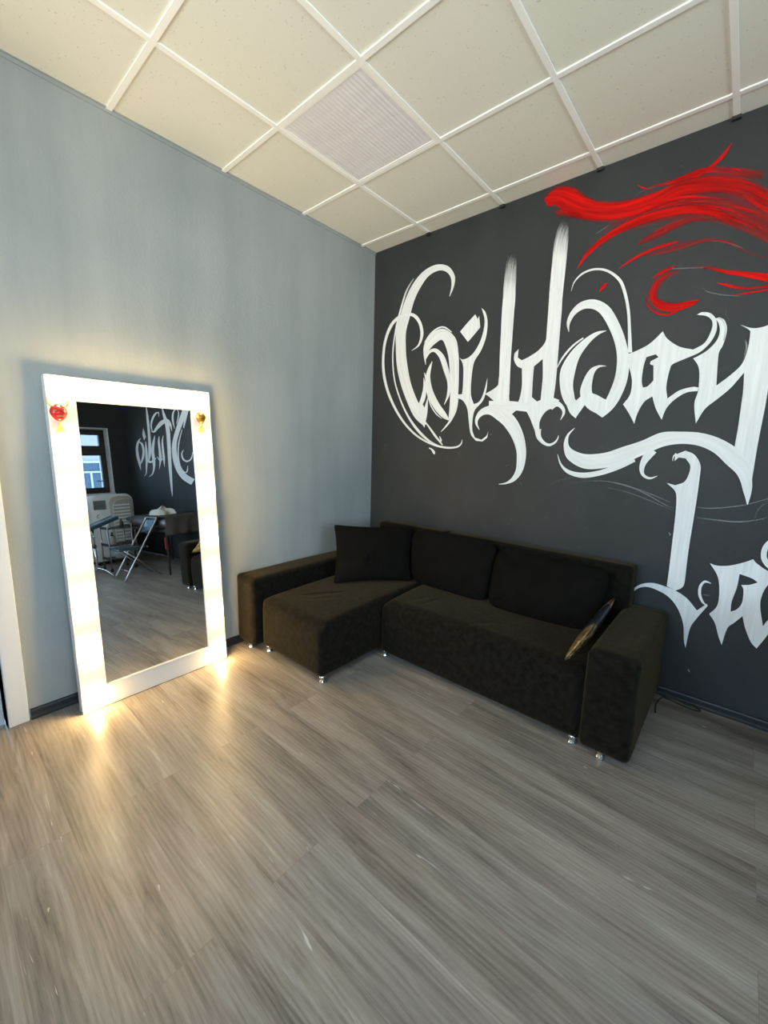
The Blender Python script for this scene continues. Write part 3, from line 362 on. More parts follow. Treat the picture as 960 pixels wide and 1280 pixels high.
  ('r',[(0.9819,1.2102,0.9885,1.2136,0.3),(0.9882,1.2006,0.9947,1.204,0.3)]),
  ('r',[(1.1698,1.518,1.1727,1.5217,0.5),(1.1787,1.5119,1.1817,1.5155,0.5)]),
  ('r',[(0.2993,1.3618,0.306,1.3673,0.3),(0.3118,1.3529,0.3184,1.3583,0.3)]),
 ],
 'red_brush_stroke': [
  ('r',[(1.822,2.632,1.7828,2.7169,0.1),(1.9795,2.634,1.927,2.7565,0.38),(2.1381,2.6289,2.0926,2.7848,0.46),(2.2709,2.5939,2.2666,2.7445,0.48),(2.4121,2.5112,2.4408,2.6367,0.48),(2.5402,2.4063,2.5762,2.5102,0.44)]),
  ('r',[(1.4663,2.9167,1.431,2.9778,0.85),(1.5233,2.8956,1.495,3.0209,1),(1.56,2.851,1.6073,2.9872,1),(1.6581,2.7881,1.6941,2.9091,1),(1.778,2.7389,1.7758,2.8553,1),(1.8965,2.7128,1.8708,2.8225,1),(2.0015,2.7102,1.9634,2.8129,1),(2.0948,2.7225,2.0547,2.8143,0.95),(2.1768,2.7386,2.1464,2.8232,0.75),(2.268,2.7149,2.2463,2.8201,0.65),(2.3506,2.6819,2.3487,2.7928,0.6),(2.4262,2.6335,2.4559,2.7251,0.6),(2.5301,2.532,2.5665,2.6055,0.62)]),
  ('r',[(2.0097,2.8414,2.0083,2.8467,0.3),(2.1062,2.8145,2.097,2.843,0.55),(2.1848,2.8111,2.1697,2.8493,0.6),(2.2549,2.813,2.2436,2.855,0.6),(2.3332,2.7889,2.3301,2.8232,0.45),(2.4122,2.7465,2.4113,2.7897,0.5),(2.489,2.7042,2.4888,2.7504,0.45)]),
  ('r',[(2.1477,2.8211,2.1433,2.8339,0.5),(2.2352,2.8115,2.2252,2.834,0.6),(2.2947,2.8341,2.2812,2.8548,0.65),(2.3353,2.8698,2.3198,2.8885,0.7),(2.3561,2.9174,2.3517,2.9223,0.55)]),
  ('r',[(1.679,2.5097,1.6751,2.5129,0.8),(1.73,2.564,1.7087,2.5856,0.8),(1.8058,2.6129,1.7812,2.6473,0.8),(1.9057,2.646,1.8823,2.6895,0.88),(2.0122,2.6623,1.9928,2.7108,0.9),(2.1249,2.6596,2.1109,2.709,0.88),(2.2201,2.643,2.2144,2.6917,0.75),(2.3117,2.5982,2.3175,2.6474,0.55),(2.3823,2.5449,2.3974,2.5863,0.4),(2.4387,2.504,2.4482,2.5238,0.2)]),
  ('r',[(1.9881,2.5569,1.9837,2.5648,0.4),(2.0728,2.5625,2.0482,2.6092,0.45),(2.159,2.5852,2.1379,2.6342,0.5),(2.2374,2.5978,2.2308,2.6278,0.4),(2.325,2.5761,2.3243,2.5855,0.3)]),
  ('r',[(2.0206,2.7457,2.018,2.7537,0.5),(2.1134,2.7365,2.1089,2.752,0.75),(2.2007,2.7231,2.1977,2.7404,0.8),(2.2858,2.6927,2.2853,2.7043,0.7),(2.3837,2.6533,2.3836,2.6566,0.5)]),
  ('r',[(1.9107,2.4556,1.9081,2.4595,0.7),(1.98,2.4816,1.9702,2.4987,0.75),(2.0615,2.5035,2.0519,2.5246,0.75),(2.1404,2.5111,2.1317,2.5346,0.65),(2.1949,2.5192,2.1915,2.5295,0.5)]),
  ('r',[(2.05,2.4818,2.0454,2.4952,0.3),(2.1459,2.4741,2.1331,2.5107,0.4),(2.2317,2.482,2.2208,2.5151,0.4),(2.3108,2.4898,2.3083,2.5045,0.45),(2.3922,2.4596,2.393,2.4705,0.45),(2.4545,2.4186,2.4556,2.4235,0.3)]),
  ('r',[(2.371,2.4758,2.3723,2.4796,0.3),(2.4556,2.4054,2.4574,2.4133,0.35),(2.5691,2.3309,2.5707,2.3409,0.35)]),
  ('r',[(2.0836,2.3636,2.0812,2.3673,0.9),(2.1228,2.3761,2.1119,2.3949,0.95),(2.1547,2.3877,2.1458,2.4055,0.9),(2.1857,2.405,2.1839,2.4088,0.8)]),
  ('r',[(2.302,2.2152,2.307,2.2027,1),(2.2543,2.218,2.2678,2.1797,1),(2.1977,2.2196,2.2048,2.1677,0.9),(2.143,2.2447,2.1241,2.1929,0.75),(2.1158,2.27,2.0698,2.2687,0.65),(2.1226,2.3084,2.0837,2.3419,0.55),(2.1545,2.3408,2.1315,2.3806,0.45),(2.2088,2.3577,2.1973,2.3859,0.25)]),
  ('r',[(2.2582,2.2087,2.2625,2.2016,0.9),(2.1857,2.1682,2.1904,2.1552,0.8),(2.1186,2.19,2.1145,2.1765,0.6),(2.0792,2.2366,2.0668,2.2319,0.55),(2.0704,2.2806,2.0606,2.282,0.4)]),
  ('r',[(2.2185,2.3817,2.2169,2.3918,0.1),(2.3045,2.3625,2.3038,2.3794,0.3),(2.3996,2.3145,2.4002,2.3373,0.7),(2.4903,2.2743,2.4898,2.3059,0.85),(2.59,2.2277,2.5889,2.2762,0.9)]),
  ('r',[(2.3718,2.2771,2.3721,2.2816,0.9),(2.4176,2.2503,2.4185,2.265,0.9),(2.4691,2.2283,2.4685,2.2422,0.7),(2.5177,2.2192,2.5157,2.231,0.6),(2.5865,2.2116,2.5831,2.2278,0.7)]),
  ('r',[(2.4441,2.2055,2.443,2.2103,0.5),(2.5024,2.1984,2.4989,2.2128,0.55),(2.5885,2.1978,2.585,2.2118,0.55)]),
  ('r',[(1.8181,2.35,1.8133,2.3543,0.8),(1.842,2.3652,1.8227,2.3845,1),(1.8554,2.3912,1.8511,2.396,0.8)]),
  ('r',[(1.9556,2.8707,1.957,2.8735,0.5),(1.9835,2.841,1.9868,2.8537,0.6),(2.0347,2.8152,2.0354,2.8208,0.4)]),
  ('r',[(1.5139,2.8489,1.514,2.8909,0.4),(1.6061,2.8069,1.6066,2.8616,0.45),(1.673,2.7933,1.6735,2.8201,0.3)]),
 ],
}
# ------------------------------------------------------------------ room
B_ = bmesh.new
b = B_(); box(b, -0.2, W + 0.3, -L - 0.2, 0.2, -0.12, 0); obj('floor', b, M['floor'], kind='structure')
b = B_(); box(b, -0.2, W + 0.3, -L - 0.2, 0.2, H, H + 0.15); ceil = obj('ceiling', b, M['tile'], kind='structure')
b = B_(); box(b, -0.2, 0, -2.62, 0.2, 0, H); box(b, -0.2, 0, -3.52, -2.62, 2.08, H); box(b, -0.2, 0, -L - 0.2, -3.52, 0, H); obj('wall_left', b, M['grey_wall'], kind='structure')
b = B_(); box(b, 0, W + 0.3, 0, 0.2, 0, H); wall_back = obj('wall_back', b, M['dark_wall'], kind='structure')
def holed(name, ax, m):
    b = B_(); ws = sorted([w for w in WINS if w[0] == ax], key=lambda w: w[1]); lo, hi = (-L, 0) if ax == 'x' else (0, W + 0.3)
    def bx(a, c, z0, z1):
        if ax == 'x': box(b, W, W + 0.28, a, c, z0, z1)
        else: box(b, a, c, -L - 0.2, -L, z0, z1)
    cur = lo
    for (_, a, c, z0, z1) in ws:
        bx(cur, a, 0, H); bx(a, c, 0, z0); bx(a, c, z1, H); cur = c
    bx(cur, hi, 0, H); obj(name, b, m, kind='structure')
holed('wall_front', 'y', M['grey_wall']); holed('wall_right', 'x', M['dark_wall'])
# ceiling grid
LX = [0.5577 + 0.6 * i for i in range(-0, 10)]; KY = [-(0.168 + 0.6 * i) for i in range(0, 8)]
b = B_(); hb = 0.0125
for x in LX: box(b, x - hb, x + hb, -L, -0.0, H - 0.007, H + 0.002)
for y in KY:
    xs = [0] + LX + [W]
    for x0, x1 in zip(xs, xs[1:]): box(b, x0 + (hb if x0 else 0), x1 - (hb if x1 < W else 0), y - hb, y + hb, H - 0.0065, H + 0.002)
obj('ceiling_grid', b, M['white_bar'], parent=ceil, kind='structure')
b = B_()
for x in LX: box(b, x - 0.018, x + 0.018, -0.022, -0.0005, H - 0.022, H - 0.0075)
obj('grid_end_clip', b, M['black_clip'], parent=ceil, kind='structure')
# lamp panel in the grid, switched off
t = thing('ceiling_light', 'square ceiling light panel switched off with pale lilac diffuser set in the tile grid', 'ceiling light', (0.5577 + 0.3, -(0.168 + 0.9), H - 0.001))
b = B_(); s_ = 0.2875
for (x0, x1, y0, y1) in ((-s_, s_, -s_, -s_ + 0.012), (-s_, s_, s_ - 0.012, s_), (-s_, -s_ + 0.012, -s_ + 0.012, s_ - 0.012), (s_ - 0.012, s_, -s_ + 0.012, s_ - 0.012)): box(b, x0, x1, y0, y1, -0.0045, 0)
obj('lamp_frame', b, M['white_bar'], t)
b = B_()
for i in range(24):
    x0 = -s_ + 0.012 + i * (2 * s_ - 0.024) / 24; x1 = x0 + (2 * s_ - 0.024) / 24
    v = [b.verts.new(c) for c in ((x0, -s_ + 0.012, -0.001), ((x0 + x1) / 2, -s_ + 0.012, -0.0028), (x1, -s_ + 0.012, -0.001), (x1, s_ - 0.012, -0.001), ((x0 + x1) / 2, s_ - 0.012, -0.0028), (x0, s_ - 0.012, -0.001))]
    b.faces.new((v[0], v[1], v[4], v[5])); b.faces.new((v[1], v[2], v[3], v[4]))
obj('diffuser', b, M['diffuser'], t)
# wall angle along the left wall, baseboards, door
b = B_(); box(b, 0, 0.014, -L, 0, H - 0.004, H); box(b, 0.0, 0.006, -L, 0, H - 0.02, H - 0.004); obj('trim_1', b, M['grey_wall'], kind='structure')
def baseboard(name, pts, axis):
    b = B_(); prof = [(0, 0), (0.020, 0), (0.020, 0.010), (0.013, 0.018), (0.013, 0.042), (0.009, 0.050), (0, 0.052)]
    a0, a1 = pts
    ra, rb = [], []
    for d, z in prof:
        if axis == 'y': ra.append(b.verts.new((d, a0, z))); rb.append(b.verts.new((d, a1, z)))
        else: ra.append(b.verts.new((a0, -d, z))); rb.append(b.verts.new((a1, -d, z)))
    for i in range(len(prof)): j = (i + 1) % len(prof); b.faces.new((ra[i], ra[j], rb[j], rb[i]))
    b.faces.new(ra); b.faces.new(rb[::-1]); obj(name, b, M['base_dark'], kind='structure')
baseboard('baseboard_left', (-2.528, -0.02), 'y'); baseboard('baseboard_back', (0.0, W), 'x')
b = B_(); box(b, 0, 0.022, -2.615, -2.535, 0, 2.15, 0.004); box(b, 0, 0.022, -3.595, -3.52, 0, 2.15, 0.004); box(b, 0, 0.022, -3.52, -2.615, 2.075, 2.15, 0.004)
box(b, -0.1, 0, -2.62, -2.6, 0, 2.08); d1 = obj('trim_2', b, M['door_white'], kind='structure')
b = B_(); box(b, -0.06, -0.02, -3.515, -2.625, 0.006, 2.075, 0.003)
for (z0, z1) in ((0.12, 0.95), (1.1, 1.95)):
    box(b, -0.0205, -0.014, -3.40, -2.74, z0, z0 + 0.02); box(b, -0.0205, -0.014, -3.40, -2.74, z1 - 0.02, z1)
    box(b, -0.0205, -0.014, -3.40, -3.38, z0, z1); box(b, -0.0205, -0.014, -2.76, -2.74, z0, z1)
door = obj('door_1', b, M['door_white'], kind='structure')
b = B_(); tube(b, [(-0.02, -3.44, 1.02), (0.03, -3.44, 1.02), (0.035, -3.42, 1.02), (0.035, -3.33, 1.02)], 0.009); obj('door_handle', b, M['chrome'], door, True)
# windows (built in the plane x = 0 looking to -x, then turned for the added, unseen fill-light window in the front wall)
for i, (ax, a, c, WZ0, WZ1) in enumerate(WINS):
    b = B_(); x0, x1 = 0.19, 0.25; f = 0.055; zt = 1.86 if i == 0 else WZ1 - 0.45; mid = (a + c) / 2
    if ax == 'x': TR = Matrix.Translation((W, 0, 0))
    else: TR = Matrix(((0, 1, 0, 0), (-1, 0, 0, -L + 0.03), (0, 0, 1, 0), (0, 0, 0, 1)))
    def put(name, b, m, parent=None):
        bmesh.ops.transform(b, matrix=TR, verts=b.verts); return obj(name, b, m, parent, kind='structure')
    def fr(y0, y1, z0, z1): box(b, x0, x1, y0, y1, z0, z1, 0.004)
    fr(a, c, WZ0, WZ0 + f); fr(a, c, WZ1 - f, WZ1); fr(a, a + f, WZ0 + f, WZ1 - f); fr(c - f, c, WZ0 + f, WZ1 - f); fr(a + f, c - f, zt - 0.035, zt + 0.035); fr(mid - 0.03, mid + 0.03, WZ0 + f, WZ1 - f)
    w = put('window_%d' % (i + 1), b, M['win_frame'])
    for (p, q) in ((a + f, mid - 0.03), (mid + 0.03, c - f)):
        for (z0, z1) in ((WZ0 + f, zt - 0.035), (zt + 0.035, WZ1 - f)):
            b = B_(); k = 0.05
            box(b, x0 - 0.02, x1 - 0.01, p, q, z0, z0 + k, 0.003); box(b, x0 - 0.02, x1 - 0.01, p, q, z1 - k, z1, 0.003)
            box(b, x0 - 0.02, x1 - 0.01, p, p + k, z0 + k, z1 - k, 0.003); box(b, x0 - 0.02, x1 - 0.01, q - k, q, z0 + k, z1 - k, 0.003)
            put('sash', b, M['win_frame'], w)
            b = B_(); v = [b.verts.new((x0 + 0.015, yy, zz)) for yy, zz in ((p + k, z0 + k), (q - k, z0 + k), (q - k, z1 - k), (p + k, z1 - k))]; b.faces.new(v)
            put('pane', b, M['dimming_glass'] if i == 0 else M['glass'], w)
    b = B_(); hy = c - f - 0.03
    box(b, x0 - 0.032, x0 - 0.02, hy - 0.012, hy + 0.012, 1.28, 1.36, 0.003); tube(b, [(x0 - 0.032, hy, 1.32), (x0 - 0.06, hy, 1.32), (x0 - 0.065, hy - 0.02, 1.32), (x0 - 0.065, hy - 0.13, 1.32)], 0.008)
    put('window_handle', b, M['win_frame'], w)
    b = B_(); box(b, -0.05, x0, a, c, WZ0 - 0.03, WZ0 + 0.004, 0.004)
    box(b, -0.002, x0, c - 0.014, c, WZ0 + 0.004, WZ1); box(b, -0.002, x0, a, a + 0.014, WZ0 + 0.004, WZ1); box(b, -0.002, x0, a + 0.014, c - 0.014, WZ1 - 0.014, WZ1)
    put('window_sill', b, M['reveal'], w)
# ------------------------------------------------------------------ the mural
def ribbon_mesh(b, rows, y, uvl, cl, k, soft=False):
    S = cr(rows, 7); dist = 0; prev = None; vs = []
    for (lx, lz, rx, rz, c) in S:
        mx, mz = (lx + rx) / 2, (lz + rz) / 2
        if prev: dist += math.hypot(mx - prev[0], mz - prev[1])
        prev = (mx, mz); wd_ = math.hypot(lx - rx, lz - rz)
        vs.append((lx, lz, rx, rz, c, dist, wd_))
    nA = 7; grid = []; edge = (0.12, 0.9, 1.08, 1.1, 1.08, 0.9, 0.12) if soft else (0.72, 1, 1, 1, 1, 1, 0.72)
    for (lx, lz, rx, rz, c, d, w_) in vs:
        grid.append([(b.verts.new((lx + (rx - lx) * j / (nA - 1), -y, lz + (rz - lz) * j / (nA - 1))), (k * 3.7 + w_ * j / (nA - 1) * 4.0, k * 1.3 + d), c * (1.0 if c > 0.95 and not soft else edge[j])) for j in range(nA)])
    for A, Bq in zip(grid, grid[1:]):
        for j in range(nA - 1):
            q = (A[j], A[j + 1], Bq[j + 1], Bq[j])
            try: f = b.faces.new([x[0] for x in q])
            except ValueError: continue
            for lp, x in zip(f.loops, q): lp[uvl].uv = x[1]; x[0][cl] = x[2]
def smooth_outline(P):
    m = len(P); out = []
    def ang(i):
        a = Vector(P[i]) - Vector(P[i - 1]); c = Vector(P[(i + 1) % m]) - Vector(P[i])
        return abs(a.angle_signed(c)) if a.length > 1e-6 and c.length > 1e-6 else 0
    sharp = [ang(i) > math.radians(42) for i in range(m)]
    for i in range(m):
        b_, c = P[i], P[(i + 1) % m]
        a = b_ if sharp[i] else P[i - 1]; d = c if sharp[(i + 1) % m] else P[(i + 2) % m]
        a = (2 * b_[0] - c[0], 2 * b_[1] - c[1]) if sharp[i] else a
        d = (2 * c[0] - b_[0], 2 * c[1] - b_[1]) if sharp[(i + 1) % m] else d
        for s in range(5):
            t = s / 5
            out.append(tuple(0.5 * (2 * b_[j] + (c[j] - a[j]) * t + (2 * a[j] - 5 * b_[j] + 4 * c[j] - d[j]) * t * t + (3 * b_[j] - a[j] - 3 * c[j] + d[j]) * t ** 3) for j in range(2)))
    return out
def poly_mesh(b, loops, y, uvl, cl, k):
    cu = bpy.data.curves.new('tmp', 'CURVE'); cu.dimensions = '2D'; cu.fill_mode = 'BOTH'
    for lp in loops:
        pts = smooth_outline(lp); sp = cu.splines.new('POLY'); sp.points.add(len(pts) - 1); sp.use_cyclic_u = True
        for i, (x, z) in enumerate(pts): sp.points[i].co = (x, z, 0, 1)
    o = bpy.data.objects.new('tmp', cu); COL.objects.link(o); bpy.context.view_layer.update()
    me = bpy.data.meshes.new_from_object(o.evaluated_get(bpy.context.evaluated_depsgraph_get()))
    vs = [b.verts.new((v.co.x, -y, v.co.y)) for v in me.vertices]
    for v in vs: v[cl] = 1.0
    for p in me.polygons:
        try: f = b.faces.new([vs[i] for i in p.vertices])
        except ValueError: continue
        for lp in f.loops: lp[uvl].uv = (lp.vert.co.x * 4 + k, lp.vert.co.z)
    bpy.data.objects.remove(o); bpy.data.curves.remove(cu); bpy.data.meshes.remove(me)
mural = thing('wall_mural', 'large white blackletter lettering with red brush strokes painted on the charcoal wall', 'mural', (0, 0, 0))
def mural_part(name, key, m, y0, label=None):
    b = B_(); uvl = b.loops.layers.uv.new('UVMap'); cl = b.verts.layers.float.new('cov'); out = []
    for k, (t_, d) in enumerate(MURAL[key]):
        y = y0 + 0.00012 * k
        if t_ == 'r': ribbon_mesh(b, d, y, uvl, cl, k, key == 'red_brush_stroke')
        else: poly_mesh(b, d, y, uvl, cl, k)
    o = obj(name, b, m, mural, label=label)
    return o
_c = MURAL.pop('chalk_line')
for _i, _s in enumerate(_c):
    MURAL['chalk_%d' % _i] = [_s]; mural_part('chalk_line', 'chalk_%d' % _i, M['chalk'], 0.0006 + 0.0001 * (_i % 5), 'thin faint chalk scribble')
mural_part('brush_stroke', 'red_brush_stroke', M['red_paint'], 0.0012, 'red flame-like brush strokes')
mural_part('lettering', 'lettering', M['white_paint'], 0.0040, 'white blackletter words Wildway La')
mural_part('lettering', 'lettering_studio', M['white_paint'], 0.0040, 'white blackletter word Studio seen in the mirror')
# ------------------------------------------------------------------ lighted mirror leaning on the left wall
TH = math.radians(3.073); YW = math.radians(0.67)
# local frame: x = out of the glass, y = along the wall, z = up the glass
MROT = Matrix.Rotation(YW, 4, 'Z') @ Matrix.Rotation(-TH, 4, 'Y')
mir = thing('lighted_mirror', 'tall white framed mirror ringed with glowing bulbs leaning on the blue-grey wall', 'mirror', (0.158, -1.945, 0.003), MROT.to_euler())
mw, mh, st, dp = 0.400, 1.715, 0.110, 0.058
b = B_()
box(b, -dp, 0, -mw, -mw + st, 0, mh, 0.002, 1); box(b, -dp, 0, mw - st, mw, 0, mh, 0.002, 1)
box(b, -dp, 0, -mw + st, mw - st, 0, st, 0.002, 1); box(b, -dp, 0, -mw + st, mw - st, mh - st, mh, 0.002, 1)
obj('frame', b, M['frame_white'], mir)
b = B_(); box(b, -dp + 0.004, -0.020, -mw + st - 0.004, mw - st + 0.004, st - 0.004, mh - st + 0.004); obj('backing_board', b, M['frame_back'], mir)
b = B_(); x = -0.008
v = [b.verts.new((x, yy, zz)) for yy, zz in ((-mw + st, st), (mw - st, st), (mw - st, mh - st), (-mw + st, mh - st))]
v2 = [b.verts.new((x - 0.004, yy, zz)) for yy, zz in ((-mw + st, st), (mw - st, st), (mw - st, mh - st), (-mw + st, mh - st))]
b.faces.new(v); b.faces.new(v2[::-1])
for i in range(4): b.faces.new((v[i], v2[i], v2[(i + 1) % 4], v[(i + 1) % 4]))
obj('mirror_glass', b, M['mirror'], mir)
b = B_(); g = 0.006
for (y0, y1, z0, z1) in ((-mw + st, mw - st, st, st + g), (-mw + st, mw - st, mh - st - g, mh - st), (-mw + st, -mw + st + g, st + g, mh - st - g), (mw - st - g, mw - st, st + g, mh - st - g)): box(b, -0.0079, 0.002, y0, y1, z0, z1, 0.001, 1)
obj('bead_trim', b, M['frame_white'], mir, label='thin raised bead around the glass')
def bulb(y, z):
    b = B_(); lathe(b, [(0.019, 0.0005), (0.019, 0.008), (0.014, 0.012)], (0, y, z), 14, 'X'); s = obj('bulb_socket', b, M['socket'], mir, True)
    b = B_(); lathe(b, [(0.012, 0.012), (0.015, 0.017), (0.0195, 0.026), (0.0215, 0.035), (0.0195, 0.045), (0.0135, 0.053), (0.005, 0.0565)], (0, y, z), 14, 'X'); obj('bulb', b, M['bulb'], s, True)
zc = [0.055 + i * (mh - 0.11) / 6 for i in range(7)]
for z in zc:
    bulb(-mw + 0.055, z); bulb(mw - 0.055, z)
for yy in (-0.115, 0.115): bulb(yy, mh - 0.055)
# ------------------------------------------------------------------ hanging demon masks
def mask(name, label, y, z, mm, s, horns):
    # local to the mirror plane, hung on the frame face
    base = MROT @ Vector((0.004, y, z)) + Vector((0.158, -1.945, 0.003))
    t = thing(name, label, 'ornament', base, MROT.to_euler(), None)
    b = B_(); nu, nv = 18, 16; rows = []
    for i in range(nv + 1):
        ph = math.pi * i / nv; row = []
        zz = math.cos(ph); wfac = math.sin(ph) * (1.0 if zz > 0 else 1 + 0.28 * zz)
        for j in range(nu):
            a = 2 * math.pi * j / nu; yy = math.cos(a) * wfac; xx = math.sin(a) * wfac
            d = 1.0
            if math.sin(a) > 0:
                fy = math.cos(a) * wfac
                d += 0.35 * math.exp(-((fy / 0.16) ** 2 + ((zz - 0.02) / 0.26) ** 2))                    # nose
                d += 0.22 * math.exp(-(((abs(fy) - 0.42) / 0.25) ** 2 + ((zz - 0.42) / 0.10) ** 2))       # brows
                d -= 0.30 * math.exp(-(((abs(fy) - 0.40) / 0.16) ** 2 + ((zz - 0.20) / 0.10) ** 2))       # eye sockets
                d -= 0.34 * math.exp(-((fy / 0.42) ** 2 + ((zz + 0.42) / 0.09) ** 2))                     # mouth
                d += 0.20 * math.exp(-(((abs(fy) - 0.5) / 0.2) ** 2 + ((zz + 0.12) / 0.14) ** 2))         # cheeks
                d += 0.18 * math.exp(-((fy / 0.3) ** 2 + ((zz + 0.72) / 0.14) ** 2))                      # chin
            row.append(b.verts.new((max(xx, -0.15) * d * 0.5 * s + 0.010, yy * 0.62 * s * (1.0), zz * 0.72 * s)))
        rows.append(row)
    for A, Bq in zip(rows, rows[1:]):
        for j in range(nu): b.faces.new((A[j], A[(j + 1) % nu], Bq[(j + 1) % nu], Bq[j]))
    bmesh.ops.remove_doubles(b, verts=b.verts, dist=1e-5); obj('mask_face', b, mm, t, True)
    if horns:
        for sg in (-1, 1):
            b = B_(); tube(b, cr([(0.014, sg * 0.30 * s, 0.50 * s), (0.016, sg * 0.58 * s, 0.62 * s), (0.016, sg * 0.70 * s, 0.95 * s), (0.014, sg * 0.62 * s, 1.22 * s)], 5), [0.11 * s * (1 - k / 15.5) + 0.001 for k in range(16)], 7); obj('horn', b, M['horn_gold'], t, True)
    for sg in (-1, 1):
        b = B_(); box(b, 0.47 * s + 0.004, 0.47 * s + 0.010, sg * 0.24 * s - 0.12 * s, sg * 0.24 * s + 0.12 * s, 0.12 * s, 0.20 * s, 0.002, 1); obj('eye', b, M['horn_gold'], t)
    b = B_()
    for k in range(5): box(b, 0.38 * s + 0.004, 0.38 * s + 0.012, (k - 2) * 0.1 * s - 0.035 * s, (k - 2) * 0.1 * s + 0.035 * s, -0.34 * s, -0.26 * s)
    obj('teeth', b, M['horn_gold'], t)
    for sg in (-1, 1):
        b = B_(); tube(b, cr([(0.008, sg * 0.2 * s, 0.6 * s), (0.006, sg * 0.35 * s, 1.6 * s), (0.002, sg * 0.45 * s - 0.1 * s, 2.6 * s)], 5), 0.0012, 5); obj('cord', b, M['cord'], t)
    b = B_(); tube(b, [(0.008, 0, -0.65 * s), (0.008, 0, -1.15 * s)], 0.004, 6)
    for k in range(7):
        a = (k - 3) * 0.10 * s; tube(b, [(0.008, a * 0.3, -1.1 * s), (0.009, a, -1.6 * s), (0.008, a * 1.5, -2.1 * s)], [0.0022, 0.0025, 0.001], 5)
    obj('tassel', b, M['tassel'], t)
mask('mask_ornament', 'small red horned demon mask hanging on the upper left of the mirror frame', -0.362, 1.537, M['red_mask'], 0.056, True)
mask('mask_ornament', 'small dark gold demon mask hanging on the upper right of the mirror frame', 0.330, 1.558, M['gold_mask'], 0.048, False)
# ------------------------------------------------------------------ corner sofa
sofa = thing('corner_sofa', 'black velour corner sofa with chaise on the left against the charcoal wall', 'sofa', (0, 0, 0))
def soft_block(name, x0, x1, y0, y1, z0, z1, r, rf, puff, mm, parent, creases=(), cell=0.022, rside=None, wav=0.0, seed=0, ztilt=0.0):
    """rounded upholstered block; rf = radius of the long front top edge; creases = (x,y,dx,dy,width,depth) on top"""
    rnd = random.Random(seed); ph = [rnd.uniform(0, 6.28) for _ in range(8)]
    nx, ny, nz = [max(3, int((q1 - q0) / cell)) for q0, q1 in ((x0, x1), (y0, y1), (z0, z1))]
    b = B_(); cache = {}
    def P(i, j, k):
        key = (i, j, k)
        if key in cache: return cache[key]
        # warp so that samples gather near edges
        def wp(t): return 0.5 - 0.5 * math.cos(math.pi * t) if False else t
        x = x0 + (x1 - x0) * wp(i / nx); y = y0 + (y1 - y0) * wp(j / ny); z = z0 + (z1 - z0) * wp(k / nz)
        c = Vector((x, y, z))
        # front top edge rounded with radius rf (front is -y)
        if rf > 0 and y < y0 + rf and z > z1 - rf:
            cy, cz = y0 + rf, z1 - rf; dy, dz = cy - y, z - cz; m_ = max(dy, dz)
            if m_ > 0: l = math.hypot(dy, dz); y = cy - dy / l * m_; z = cz + dz / l * m_
        c = Vector((x, y, z)); lo = Vector((x0 + r, y0 + min(r, rf or r), z0 + r)); hi = Vector((x1 - r, y1 - r, z1 - r))
        q = Vector((min(max(x, lo.x), hi.x), min(max(y, lo.y), hi.y), min(max(z, lo.z), hi.z)))
        d = c - q
        if d.length > 1e-9:
            m_ = max(abs(d.x), abs(d.y), abs(d.z)); nz_ = sum(1 for a in d if abs(a) > 1e-9)
            if nz_ > 1: c = q + d.normalized() * m_
        u = (x - x0) / (x1 - x0); v = (y - y0) / (y1 - y0); w_ = (z - z0) / (z1 - z0)
        bulge = puff * (16 * u * (1 - u) * v * (1 - v)) ** 0.5
        if w_ > 0.6: c.z += bulge * (w_ - 0.6) / 0.4
        c.y -= puff * 0.5 * (16 * u * (1 - u) * w_ * (1 - w_)) ** 0.5 * (1 if v < 0.2 else 0)
        if wav: c.z += wav * w_ * (math.sin(5 * x + ph[0]) * math.sin(6 * y + ph[1]) + 0.5 * math.sin(13 * x + ph[2]) * math.sin(11 * y + ph[3])); c.y += wav * 0.5 * math.sin(7 * x + ph[4]) * (1 if v < 0.3 else 0) * math.sin(8 * z + ph[5])
        c.z += ztilt * (v - 0.5) * w_
        if w_ > 0.8:
            for (cx, cy, dx, dy, wdt, dep) in creases:
                l = math.hypot(dx, dy); tx, ty = dx / l, dy / l; a = (c.x - cx) * tx + (c.y - cy) * ty; n_ = -(c.x - cx) * ty + (c.y - cy) * tx
                c.z -= dep * math.exp(-(n_ / wdt) ** 2) * math.exp(-(a / (l / 2)) ** 4)
        cache[key] = b.verts.new(c); return cache[key]
    for i in range(nx):
        for j in range(ny): b.faces.new((P(i, j, 0), P(i, j + 1, 0), P(i + 1, j + 1, 0), P(i + 1, j, 0))); b.faces.new((P(i, j, nz), P(i + 1, j, nz), P(i + 1, j + 1, nz), P(i, j + 1, nz)))
        for k in range(nz): b.faces.new((P(i, 0, k), P(i + 1, 0, k), P(i + 1, 0, k + 1), P(i, 0, k + 1))); b.faces.new((P(i, ny, k), P(i, ny, k + 1), P(i + 1, ny, k + 1), P(i + 1, ny, k)))
    for j in range(ny):
        for k in range(nz): b.faces.new((P(0, j, k), P(0, j, k + 1), P(0, j + 1, k + 1), P(0, j + 1, k))); b.faces.new((P(nx, j, k), P(nx, j + 1, k), P(nx, j + 1, k + 1), P(nx, j, k + 1)))
    return obj(name, b, mm, parent, True)
V = M['velour']
soft_block('armrest', 0.014, 0.222, -1.385, -0.06, 0.038, 0.518, 0.022, 0.03, 0.004, V, sofa, seed=1, wav=0.001)
soft_block('armrest', 2.152, 2.368, -0.842, -0.03, 0.030, 0.520, 0.026, 0.035, 0.005, V, sofa, seed=2, wav=0.0015)
CR = [(0.50, -1.00, 0.14, 0.20, 0.007, 0.007), (0.53, -0.99, 0.12, 0.20, 0.006, 0.006), (0.46, -1.04, 0.10, 0.16, 0.006, 0.005), (0.56, -1.06, 0.10, 0.12, 0.006, 0.004)]
